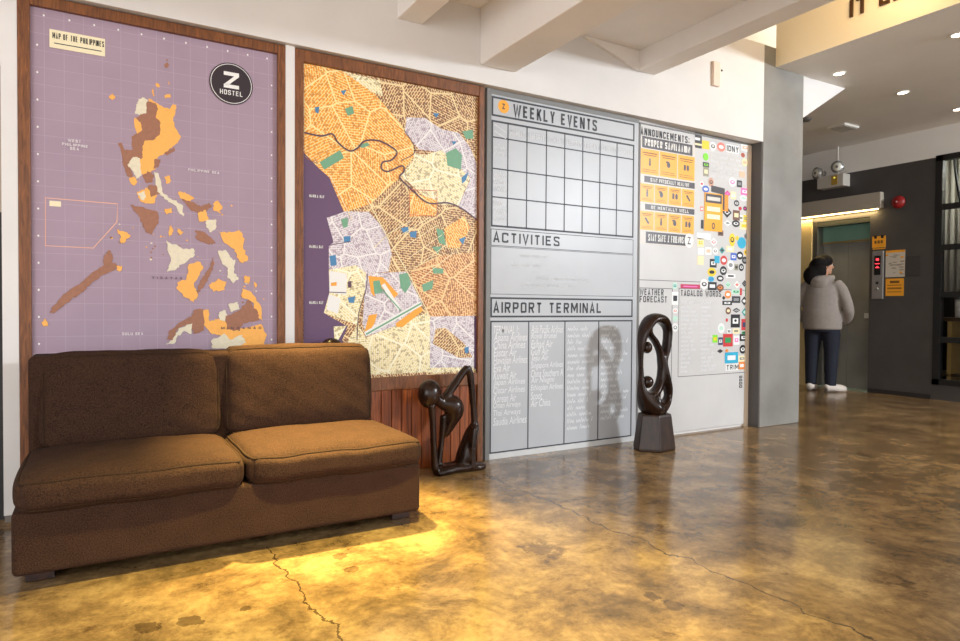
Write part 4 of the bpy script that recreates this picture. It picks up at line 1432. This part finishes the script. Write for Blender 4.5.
# ------------------------------------------------------------------ small box high on the white wall
t = thing('wall_sensor', (4.09, -0.05, 2.62), 'small pinkish white box mounted high on the white wall above the announcements', 'sensor')
sm_ = mat('sensor_plastic', srgb(232, 208, 190), 0.5)
MB().box(4.03, 4.105, -0.105, -0.0501, 2.645, 2.83, sm_).build('housing', t, bevel=0.006)
MB().box(4.105, 4.16, -0.085, -0.0501, 2.64, 2.822, mat('sensor_side', srgb(240, 228, 214), 0.5)).build('cover', t, bevel=0.004)
MB().ball((4.14, -0.086, 2.78), 0.008, blackp, 10, 8).build('screw', t)

# ------------------------------------------------------------------ lettering on the fascia
bronze = mat('bronze_letter', srgb(82, 54, 22), 0.4, metal=0.3)
LET = (('I', -0.716, -0.738), ('T', -0.763, -0.845), ('L', -0.925, -0.993), ('E', -1.020, -1.090))
for ch, y0, y1 in LET:
    zb_, zt_ = 3.083, 3.205
    th = 0.022
    m_ = MB()
    w_ = abs(y1 - y0)

    def bar(a0, a1, b0, b1):
        m_.box(4.738, 4.7539, y0 - a1 * w_, y0 - a0 * w_, zb_ + (zt_ - zb_) * b0, zb_ + (zt_ - zb_) * b1, bronze)
    if ch == 'I':
        bar(0, 1, 0, 1)
    elif ch == 'T':
        bar(0.37, 0.63, 0, 0.82)
        bar(0, 1, 0.82, 1)
    else:
        bar(0, 0.3, 0, 1)
        bar(0.3, 1, 0, 0.18)
        if ch == 'E':
            bar(0.3, 1, 0.82, 1)
            bar(0.3, 0.9, 0.42, 0.58)
    o = m_.build('sign_letter')
    tag(o, {'I': 'bronze letter I, first of the word IT on the yellow fascia', 'T': 'bronze letter T with crossbar on the yellow fascia',
            'L': 'bronze letter L after the gap on the yellow fascia', 'E': 'cut-off bronze letter after the L on the yellow fascia'}[ch], 'letter', 'bronze letters on the fascia')

# ------------------------------------------------------------------ hall: ceiling fittings
glow = mat('downlight_glow', (1.0, 0.9, 0.72, 1), 0.5, emit=14.0)
trim_w = mat('fitting_white', srgb(225, 222, 214), 0.4)
DL = [((5.316, -0.30), 'recessed ceiling downlight nearest the grey column'), ((6.262, -0.32), 'recessed ceiling downlight in the middle of the hall row'),
      ((7.239, -0.335), 'recessed ceiling downlight closest to the lift wall'), ((5.285, -1.18), 'recessed ceiling downlight nearest the lettered fascia, at the right edge')]
proto = None
for (x, y), lab in DL:
    if proto is None:
        t = thing('downlight', (x, y, 2.915), lab, 'ceiling light', 'hall downlights')
        pts = [(x + 0.045 * math.cos(2 * PI * i / 24), y + 0.045 * math.sin(2 * PI * i / 24), 2.911) for i in range(24)]
        MB().tube(pts, 0.007, trim_w, 8, True).build('rim', t, smooth=True)
        MB().prism([(x + 0.04 * math.cos(2 * PI * i / 24), y + 0.04 * math.sin(2 * PI * i / 24)) for i in range(24)], 2.909, 2.9149, glow, 'z').build('lens', t)
        proto = t
    else:
        t = proto.copy()
        C.objects.link(t)
        t.location = (x, y, 2.915)
        t['label'] = lab
        for ch in proto.children:
            c = ch.copy()
            C.objects.link(c)
            c.parent = t
    lamp('downlight_beam', 'SPOT', (x, y, 2.89), (x, y, 0), 14, (1.0, 0.8, 0.55), 0.04, spot=80, blend=0.8)
t = thing('ceiling_vent', (6.89, 0.59, 2.915), 'small rectangular pale vent on the hall ceiling before the lift', 'vent')
MB().box(6.76, 7.03, 0.50, 0.69, 2.893, 2.9149, trim_w).build('frame', t, bevel=0.006)
g = MB()
for i in range(6):
    g.box(6.785 + i * 0.04, 6.805 + i * 0.04, 0.515, 0.675, 2.886, 2.8929, mat('vent_slat', srgb(196, 192, 184), 0.4))
g.build('grille', t)
o = MB().loft([(6.29, 0.625, 2.885, 0.035, 0.035), (6.29, 0.625, 2.90, 0.05, 0.05), (6.29, 0.625, 2.9149, 0.055, 0.055)], mat('detector_dark', srgb(92, 86, 80), 0.5)).build('smoke_detector', None, smooth=True)
tag(o, 'small dark round detector on the hall ceiling beside the column', 'detector')

# emergency light
t = thing('emergency_light', (7.66, 1.18, 2.43), 'twin-lamp emergency light box above the lift canopy', 'emergency light')
em_w = mat('emergency_white', srgb(196, 190, 180), 0.5)
MB().box(7.62, 7.7599, 1.015, 1.345, 2.428, 2.575, em_w).build('box', t, bevel=0.008)
MB().tube([(7.70, 1.135, 2.57), (7.70, 1.135, 2.9149)], 0.012, em_w, 8).build('conduit', t)
chrome = mat('lamp_chrome', srgb(190, 190, 188), 0.25, metal=0.6)
lens_m = mat('lamp_lens', srgb(238, 236, 224), 0.15)
for (yc, zc, dy) in ((1.300, 2.620, 0.03), (1.085, 2.650, -0.02)):
    l = MB().tube([(7.70, yc, zc), (7.61, yc + dy * 0.5, zc), (7.575, yc + dy, zc)], [0.03, 0.065, 0.072], chrome, 20).build('lamp_head', t, smooth=True)
    MB().tube([(7.575, yc + dy, zc), (7.566, yc + dy * 1.1, zc)], [0.05, 0.044], lens_m, 18).ball((7.566, yc + dy * 1.1, zc), 0.016, mat('lamp_core', srgb(110, 104, 92), 0.3), 10, 8).build('lens', l, smooth=True)
MB().box(7.614, 7.62, 1.085, 1.16, 2.45, 2.56, mat('emergency_badge', srgb(176, 140, 60), 0.5)).ball((7.614, 1.122, 2.535), 0.012, mat('indicator', srgb(236, 220, 90), 0.3, emit=0.6), 8, 6).build('indicator_panel', t)

# canopy over the lift with light strip
t = thing('lift_canopy', (7.72, 1.3, 2.1), 'pale boxed canopy with a glowing yellow strip beneath, over the lift door', 'canopy')
MB().box(7.69, 7.7599, 0.625, 2.29, 2.118, 2.302, mat('canopy_paint', srgb(176, 166, 150), 0.5)).build('box', t, bevel=0.004)
MB().box(7.70, 7.72, 0.66, 2.28, 2.106, 2.1179, mat('strip_glow', (1.0, 0.72, 0.28, 1), 0.5, emit=9.0)).build('light_strip', t)

# lift door
steel = mat('lift_steel', srgb(158, 158, 150), 0.25, metal=0.45, noise=0.15, nscale=3)
steel_d = mat('lift_steel_frame', srgb(110, 108, 104), 0.35, metal=0.8)
o = MB().box(7.765, 7.96, 1.42, 1.479, 0, 2.044, steel_d).box(7.765, 7.96, 0.773, 1.42, 1.985, 2.044, mat('lift_header', srgb(70, 72, 68), 0.35, metal=0.4)).build('door_2'); struct(o)
MB().box(7.90, 7.93, 0.773, 1.10, 0.012, 1.985, steel).build('door_leaf', o)
MB().box(7.90, 7.93, 1.104, 1.42, 0.012, 1.985, steel).build('door_leaf', o)
MB().box(7.74, 7.96, 0.773, 1.48, 0.0002, 0.012, mat('sill_metal', srgb(170, 190, 176), 0.3, metal=0.5)).build('sill', o)
MB().box(7.888, 7.8999, 0.774, 1.4199, 1.80, 1.984, mat('lift_green_reflection', srgb(130, 172, 152), 0.15, metal=0.2)).build('green_reflection', o)  # green panel painting the reflection at the top of the lift door
MB().box(7.884, 7.8999, 0.774, 1.4199, 1.775, 1.7999, mat('lift_ochre_reflection', srgb(170, 146, 96), 0.35, metal=0.4)).build('ochre_reflection', o)  # ochre bar, painted as a line in the same door reflection
MB().box(7.896, 7.9, 0.80, 0.90, 0.86, 0.92, mat('door_label', srgb(200, 206, 200), 0.4)).build('door_label', o)
struct(MB().box(7.748, 7.7599, 1.482, 1.75, 0, 2.086, cream_m).build('trim_9'))

lamp('canopy_light', 'AREA', (7.73, 1.3, 2.10), (7.70, 1.3, 0), 6, (1.0, 0.72, 0.32), 1.2, 0.03)

# call panel, notices, hatch, bell
t = thing('call_panel', (7.75, 0.67, 1.08), 'tall steel lift call panel with red floor display beside the lift door', 'call panel')
MB().box(7.738, 7.7599, 0.608, 0.732, 1.085, 1.635, mat('panel_steel', srgb(150, 146, 142), 0.35, metal=0.5)).build('faceplate', t, bevel=0.003)
MB().box(7.734, 7.7379, 0.635, 0.705, 1.36, 1.58, black).build('display', t)
rd = mat('display_red', (1.0, 0.04, 0.06, 1), 0.5, emit=2.5)
MB().prism([(0.695, 1.44), (0.645, 1.44), (0.67, 1.462)], 7.7320, 7.7339, rd, 'x').build('arrow_light', t)
MB().box(7.732, 7.7339, 0.645, 0.695, 1.485, 1.493, rd).build('line_light', t)
MB().box(7.732, 7.7339, 0.655, 0.685, 1.525, 1.55, rd).build('floor_digit', t)
for zc in (1.20, 1.27):
    MB().tube([(7.7379, 0.67, zc), (7.730, 0.67, zc)], [0.017, 0.015], black if zc > 1.25 else steel, 14).build('button', t, smooth=True)
notice_o = mat('notice_orange', srgb(240, 164, 40), 0.5)
notice_w = mat('notice_paper', srgb(206, 196, 180), 0.6)
notice_i = mat('notice_ink', srgb(120, 84, 30), 0.6)
o = MB().box(7.752, 7.7598, 0.596, 0.742, 1.675, 1.805, notice_o).box(7.7515, 7.752, 0.615, 0.645, 1.78, 1.815, black).box(7.7515, 7.752, 0.69, 0.72, 1.78, 1.815, black)
o.box(7.7515, 7.752, 0.62, 0.72, 1.71, 1.716, notice_i).ring(0, 0, 0, 0, 0, notice_i, 3) if False else None
for yc in (0.635, 0.67, 0.705):
    o.box(7.7514, 7.752, yc - 0.012, yc + 0.012, 1.722, 1.756, notice_i)
o.box(7.752, 7.7598, 0.60, 0.735, 1.655, 1.668, notice_o)
o = o.build('caution_sign'); tag(o, 'small orange caution sign above the lift call panel', 'sign')
t = thing('paper_notice', (7.755, 0.487, 1.33), 'pale printed notice with orange top edge, right of the call panel', 'notice')
MB().box(7.755, 7.7598, 0.385, 0.590, 1.330, 1.632, notice_w).build('paper', t)
MB().box(7.7535, 7.755, 0.385, 0.590, 1.606, 1.632, notice_o).build('header_strip', t)
g = MB()
for i in range(26):
    yc, zc = random.uniform(0.41, 0.56), random.uniform(1.35, 1.58)
    g.box(7.7543, 7.755, yc - random.uniform(0.01, 0.035), yc + 0.012, zc, zc + random.uniform(0.004, 0.014), mat('notice_grey', srgb(150, 140, 126), 0.6))
for (yc, zc) in ((0.56, 1.57), (0.40, 1.54), (0.41, 1.37)):
    g.box(7.754, 7.755, yc, yc + 0.03, zc, zc + 0.02, notice_o)
g.build('print', t)
t = thing('orange_notice', (7.755, 0.487, 1.115), 'orange notice directly under the pale printed notice', 'notice')
MB().box(7.755, 7.7598, 0.393, 0.586, 1.118, 1.314, notice_o).build('paper', t)
g = MB().box(7.754, 7.755, 0.44, 0.54, 1.262, 1.288, notice_i)
for zc in (1.235, 1.205, 1.195, 1.16):
    g.box(7.754, 7.755, 0.415, 0.565, zc, zc + 0.007, notice_i)
g.build('print', t)
o = MB().box(7.752, 7.7598, 0.228, 0.368, 1.335, 1.560, mat('hatch_grey', srgb(60, 57, 55), 0.5)).build('access_hatch', None, bevel=0.003)
tag(o, 'flush dark grey square hatch between the notices and the window', 'hatch')
t = thing('alarm_bell', (7.74, 0.45, 2.1), 'red fire alarm bell above the notices, next to the canopy', 'alarm bell')
red_b = mat('bell_red', srgb(146, 22, 22), 0.45)
MB().tube([(7.7599, 0.452, 2.163), (7.735, 0.452, 2.163)], [0.055, 0.05], red_b, 20).build('mount', t, smooth=True)
MB().tube([(7.735, 0.452, 2.163), (7.72, 0.452, 2.163), (7.70, 0.452, 2.163), (7.69, 0.452, 2.163)], [0.072, 0.070, 0.052, 0.02], red_b, 24).build('gong', t, smooth=True)
MB().ball((7.69, 0.452, 2.163), 0.012, mat('bell_screw', srgb(200, 150, 140), 0.3, metal=0.5), 10, 8).build('screw', t)

# window at the right edge
wf = MB()
Y0w, Y1w = -1.55, 0.084
wf.box(7.735, 7.80, Y1w - 0.068, Y1w, 0.165, 2.605, black).box(7.735, 7.80, Y0w, Y0w + 0.068, 0.165, 2.605, black)
wf.box(7.735, 7.80, Y0w, Y1w, 2.545, 2.605, black).box(7.735, 7.80, Y0w, Y1w, 0.165, 0.225, black)
win = struct(wf.build('window_1'))
for zc in (2.055, 1.625, 1.125, 0.645):
    MB().box(7.74, 7.795, Y0w + 0.06, Y1w - 0.06, zc - 0.03, zc + 0.03, black).build('glazing_bar', win)
MB().box(7.739, 7.796, -0.76, -0.70, 0.22, 2.55, black).build('mullion', win)
gm = bpy.data.materials.new('window_glass')
gm.use_nodes = True
b_ = gm.node_tree.nodes['Principled BSDF']
b_.inputs['Transmission Weight'].default_value = 1.0
b_.inputs['Roughness'].default_value = 0.02
b_.inputs['IOR'].default_value = 1.1
MB().box(7.766, 7.770, Y0w + 0.05, Y1w - 0.05, 0.2, 2.56, gm).build('glass', win)
# room behind the window
struct(MB().box(9.4, 9.5, -2.6, 0.9, 0, 2.95, mat('back_room_dark', srgb(70, 62, 54), 0.7)).box(7.97, 9.4, 0.8, 0.9, 0, 2.95, MAT['back_room_dark'])
       .box(7.97, 9.4, -2.6, -2.5, 0, 2.95, MAT['back_room_dark']).box(7.97, 9.5, -2.6, 0.9, 2.95, 3.05, MAT['back_room_dark']).build('wall_back_room'))
lamp('back_room_fill', 'POINT', (8.3, -0.5, 2.6), (8.3, -0.5, 0), 28, (0.95, 1.0, 0.92), 0.1)  # unseen point light, added to light the room behind the window
cur = MB()
pts = []
for i in range(91):
    y = 0.55 - i * 0.02
    pts.append((8.75 + 0.03 * math.sin(i * 1.9) + 0.015 * math.sin(i * 0.7), y))
vs = [(x, y, 1.15) for x, y in pts] + [(x, y, 2.9) for x, y in pts]
cur.add(vs, [(i, i + 1, 92 + i, 91 + i) for i in range(90)], mat('curtain_pale', srgb(206, 200, 186), 0.8))
o = cur.build('curtain', None, smooth=True)
so = o.modifiers.new('thick', 'SOLIDIFY')
so.thickness = 0.004
tag(o, 'pale pleated curtain seen through the upper window panes', 'curtain')
g = MB()
o = g.tube(spline([(8.2, 0.13, 2.94), (8.2, 0.10, 2.5), (8.2, 0.04, 2.1), (8.2, -0.02, 1.6)], 6), 0.014, black, 8).build('hanging_cable', None, smooth=True)
tag(o, 'dark cable hanging behind the upper window panes', 'cable')
t = thing('back_room_cabinet', (8.2, -0.3, 0), 'dark wooden counter with shelf seen through the lower window panes', 'cabinet')
cw = wood('counter_wood', srgb(50, 36, 24), srgb(96, 72, 40), (6, 6, 6), 0.5)
MB().box(8.0, 8.5, -1.2, 0.6, 0.84, 0.88, cw).build('top', t, bevel=0.004)
MB().box(8.0, 8.5, -1.2, 0.6, 0.24, 0.27, cw).build('shelf', t)
MB().box(8.0, 8.5, 0.02, 0.06, 0.0, 0.84, mat('counter_post', srgb(170, 140, 84), 0.5)).build('post', t)
MB().box(8.0, 8.5, -1.2, -1.16, 0.0, 0.84, cw).build('end_panel', t)
MB().box(8.46, 8.5, -1.16, 0.6, 0.0, 0.84, black).build('back_panel', t)
t = thing('white_container', (8.2, -0.05, 0.88), 'white canister standing on the counter behind the window', 'container')
MB().loft([(8.2, -0.02, 0.8801, 0.09, 0.09), (8.2, -0.02, 1.08, 0.095, 0.095)], whitep).build('body', t, smooth=True)
MB().loft([(8.2, -0.02, 1.0801, 0.1, 0.1), (8.2, -0.02, 1.11, 0.1, 0.1)], mat('canister_lid', srgb(120, 124, 120), 0.4)).build('lid', t)

# ------------------------------------------------------------------ the woman at the lift
PX, PY = 7.38, 1.10
RZ = math.radians(-74)
per = thing('person', (PX, PY, 0), 'person with dark hair in pale grey hooded jacket and dark jeans waiting at the lift', 'person')
per.rotation_euler = (0, 0, RZ)
skin = mat('skin', srgb(196, 148, 120), 0.5)
jack = mat('jacket_cloth', srgb(150, 141, 134), 0.85, noise=0.06, nscale=30, bump=0.15)
jean = mat('jean_cloth', srgb(26, 30, 44), 0.85, noise=0.15, nscale=40, bump=0.1)
hair_m = mat('hair_black', srgb(20, 16, 16), 0.75, noise=0.3, nscale=40, bump=0.4, spec=0.2)
shoe_m = mat('shoe_white', srgb(226, 214, 204), 0.5)


class PB(MB):
    """a mesh in the person's own coordinates: x right, y forward, z up"""

    def done(self, name, voxel=None, it=3, parent=None):
        off = Vector((0, 0, 0))
        me = bpy.data.meshes.new(name)
        me.from_pydata(self.v, [], self.f)
        for m in self.mats:
            me.materials.append(m)
        for p, k in zip(me.polygons, self.m):
            p.material_index = k
            p.use_smooth = True
        o = bpy.data.objects.new(name, me)
        C.objects.link(o)
        o.parent = parent or per
        if voxel:
            fuse(o, voxel, it)
        return o


b = PB()
# legs, trunk, neck, head in one skin
for sgn in (-1, 1):
    fx = 0.105 * sgn
    b.tube([(fx * 0.8, 0, 0.82), (fx * 0.95, 0.01, 0.62), (fx, 0.0, 0.46), (fx, -0.02, 0.28), (fx, -0.03, 0.09)], [0.088, 0.078, 0.055, 0.052, 0.036], skin, 14)
    b.ball((fx, 0.03, 0.045), (0.038, 0.11, 0.035), skin)
    # arms: out at the elbow, hands to the pockets
    b.tube([(0.145 * sgn, -0.01, 1.235), (0.228 * sgn, -0.03, 1.12), (0.275 * sgn, -0.03, 0.99), (0.25 * sgn, 0.07, 0.88), (0.185 * sgn, 0.12, 0.83)], [0.05, 0.045, 0.036, 0.032, 0.024], skin, 14)
    # hand: palm, four fingers, thumb
    hx, hy, hz_ = 0.165 * sgn, 0.130, 0.80
    b.ball((hx, hy, hz_), (0.018, 0.038, 0.045), skin)
    for q, (dy_, ln) in enumerate(((0.030, 0.060), (0.010, 0.068), (-0.010, 0.064), (-0.030, 0.050))):
        b.tube([(hx, hy + dy_, hz_ - 0.025), (hx - 0.006 * sgn, hy + dy_, hz_ - 0.025 - ln * 0.55), (hx - 0.018 * sgn, hy + dy_, hz_ - 0.025 - ln)], [0.0088, 0.0084, 0.007], skin, 8)
    b.tube([(hx, hy + 0.03, hz_ + 0.02), (hx - 0.012 * sgn, hy + 0.052, hz_ - 0.005), (hx - 0.016 * sgn, hy + 0.056, hz_ - 0.03)], [0.011, 0.010, 0.008], skin, 8)
b.loft([(0, 0, 0.78, 0.15, 0.11), (0, 0, 0.9, 0.165, 0.125), (0, 0, 1.02, 0.145, 0.11), (0, 0, 1.16, 0.16, 0.11), (0, 0, 1.24, 0.13, 0.09), (0, 0, 1.31, 0.06, 0.055)], skin)
b.tube([(0, 0, 1.28), (0, 0.01, 1.36), (0, 0.015, 1.42)], [0.06, 0.05, 0.05], skin, 14)
HC = Vector((0, 0.02, 1.475))
ha = math.radians(-52)            # head turned to the right


def hd(x, y, z):
    return (HC.x + x * math.cos(ha) - y * math.sin(ha), HC.y + x * math.sin(ha) + y * math.cos(ha), HC.z + z)


def hball(mb, c, r, m):
    n0 = len(mb.v)
    mb.ball((0, 0, 0), r, m, 18, 12)
    for i in range(n0, len(mb.v)):
        v = mb.v[i]
        mb.v[i] = hd(v[0] + c[0], v[1] + c[1], v[2] + c[2])


hball(b, (0, 0, 0.01), (0.072, 0.092, 0.098), skin)
hball(b, (0, 0.035, -0.05), (0.054, 0.055, 0.055), skin)
hball(b, (0, 0.098, -0.018), (0.013, 0.020, 0.018), skin)     # nose
hball(b, (0, 0.092, 0.0), (0.009, 0.012, 0.026), skin)
hball(b, (0, 0.086, -0.052), (0.022, 0.010, 0.006), skin)     # lips
hball(b, (0, 0.085, -0.061), (0.019, 0.010, 0.006), skin)
hball(b, (0, 0.075, -0.088), (0.022, 0.016, 0.014), skin)     # chin
for sgn in (-1, 1):
    hball(b, (0.072 * sgn, -0.005, -0.01), (0.010, 0.020, 0.030), skin)
    hball(b, (0.03 * sgn, 0.084, 0.026), (0.022, 0.010, 0.006), skin)
b.done('body', 0.006, 2)
for sgn in (-1, 1):
    e_ = PB()
    hball(e_, (0.030 * sgn, 0.080, 0.008), (0.012, 0.010, 0.008), whitep)
    hball(e_, (0.030 * sgn, 0.0875, 0.008), (0.006, 0.004, 0.006), black)
    e_.done('eye')
# hair: full, to the shoulders
h = PB()
hball(h, (0, -0.022, 0.028), (0.090, 0.100, 0.098), hair_m)
hball(h, (0, -0.06, -0.03), (0.092, 0.085, 0.11), hair_m)
hball(h, (0, 0.008, 0.050), (0.084, 0.094, 0.086), hair_m)
hball(h, (-0.062, -0.03, -0.05), (0.042, 0.065, 0.10), hair_m)
hball(h, (0.062, -0.045, -0.04), (0.038, 0.055, 0.09), hair_m)
h.ball((-0.085, -0.085, 1.36), (0.105, 0.085, 0.115), hair_m)
h.ball((-0.06, -0.02, 1.46), (0.09, 0.10, 0.10), hair_m)
h.ball((-0.03, -0.05, 1.515), (0.085, 0.085, 0.065), hair_m)
h.ball((-0.03, -0.085, 1.40), (0.095, 0.06, 0.09), hair_m)
h.ball((-0.10, -0.04, 1.32), (0.06, 0.055, 0.05), hair_m)
h.done('hair', 0.012, 3)
# jacket
j = PB()
j.loft([(0, 0, 0.725, 0.205, 0.155), (0, 0, 0.75, 0.212, 0.162), (0, -0.01, 0.90, 0.212, 0.168), (0, -0.01, 1.04, 0.200, 0.160), (0, -0.01, 1.15, 0.196, 0.152), (0, -0.01, 1.23, 0.176, 0.135), (0, 0, 1.29, 0.125, 0.10), (0, 0, 1.32, 0.095, 0.085), (0, 0, 1.345, 0.085, 0.08)], jack, 28)
for sgn in (-1, 1):
    j.tube(spline([(0.140 * sgn, -0.01, 1.265), (0.205 * sgn, -0.02, 1.19), (0.258 * sgn, -0.03, 1.07), (0.285 * sgn, -0.03, 0.975), (0.278 * sgn, 0.02, 0.915), (0.250 * sgn, 0.085, 0.855), (0.185 * sgn, 0.13, 0.815)], 3),
           spline([(0.066,), (0.066,), (0.060,), (0.057,), (0.054,), (0.048,), (0.042,)], 3) and [q[0] for q in spline([(0.066,), (0.066,), (0.060,), (0.057,), (0.054,), (0.048,), (0.042,)], 3)], jack, 16)
jo = j.done('jacket', 0.012, 3)
hh_ = PB()
hp = []
for i in range(25):
    a = PI * 1.1 * (i / 24 - 0.5) - PI / 2
    hp.append((0.105 * math.cos(a), -0.01 + 0.115 * math.sin(a), 1.335 - 0.035 * abs(math.sin(a))))
hh_.tube(hp, [0.028 + 0.030 * math.sin(PI * i / 24) for i in range(25)], jack, 12)
hh_.ball((0, -0.125, 1.275), (0.10, 0.045, 0.075), jack)
hh_.done('hood', 0.012, 3, jo)
pk = PB()
pk.tube([(0.205, 0.06, 0.80), (0.190, 0.10, 0.90)], [0.006, 0.006], fab_p, 6)
pk.done('pocket_edge', None, 0, jo)
# jeans
j = PB()
j.loft([(0, 0, 0.70, 0.175, 0.135), (0, 0, 0.78, 0.185, 0.142), (0, 0, 0.88, 0.17, 0.13)], jean, 24)
for sgn in (-1, 1):
    fx = 0.105 * sgn
    j.tube([(fx * 0.82, 0, 0.78), (fx * 0.92, 0.01, 0.66), (fx, 0.005, 0.46), (fx, -0.015, 0.28), (fx, -0.02, 0.12), (fx, -0.02, 0.075)], [0.100, 0.098, 0.078, 0.070, 0.062, 0.062], jean, 18)
j.done('jeans', 0.011, 3)
for sgn in (-1, 1):
    sh = PB()
    fx = 0.105 * sgn
    yaw = 0.0
    n0 = 0
    pts = spline([(fx, -0.085, 0.048, 0.036), (fx, -0.04, 0.058, 0.046), (fx, 0.03, 0.050, 0.044), (fx * 1.06, 0.10, 0.042, 0.042), (fx * 1.08, 0.155, 0.034, 0.028)], 4)
    sh.tube([(p[0], p[1], p[2]) for p in pts], [p[3] for p in pts], shoe_m, 14)
    sh.v = [(x, y, max(0.004, z)) for x, y, z in sh.v]
    if sgn > 0:
        # the right foot is turned out
        c_, s_ = math.cos(-0.7), math.sin(-0.7)
        sh.v = [(fx + (x - fx) * c_ - (y + 0.03) * s_, -0.03 + (x - fx) * s_ + (y + 0.03) * c_, z) for x, y, z in sh.v]
    so_ = sh.done('shoe')
    so2 = PB()
    so2.v = [(x, y, min(z, 0.016) if z > 0.016 else 0.0005) for x, y, z in sh.v]
    so2.f = [list(q) for q in sh.f]
    so2.m = list(sh.m)
    so2.mats = [mat('shoe_sole', srgb(236, 230, 224), 0.6)]
    so2.done('sole', None, 0, so_)
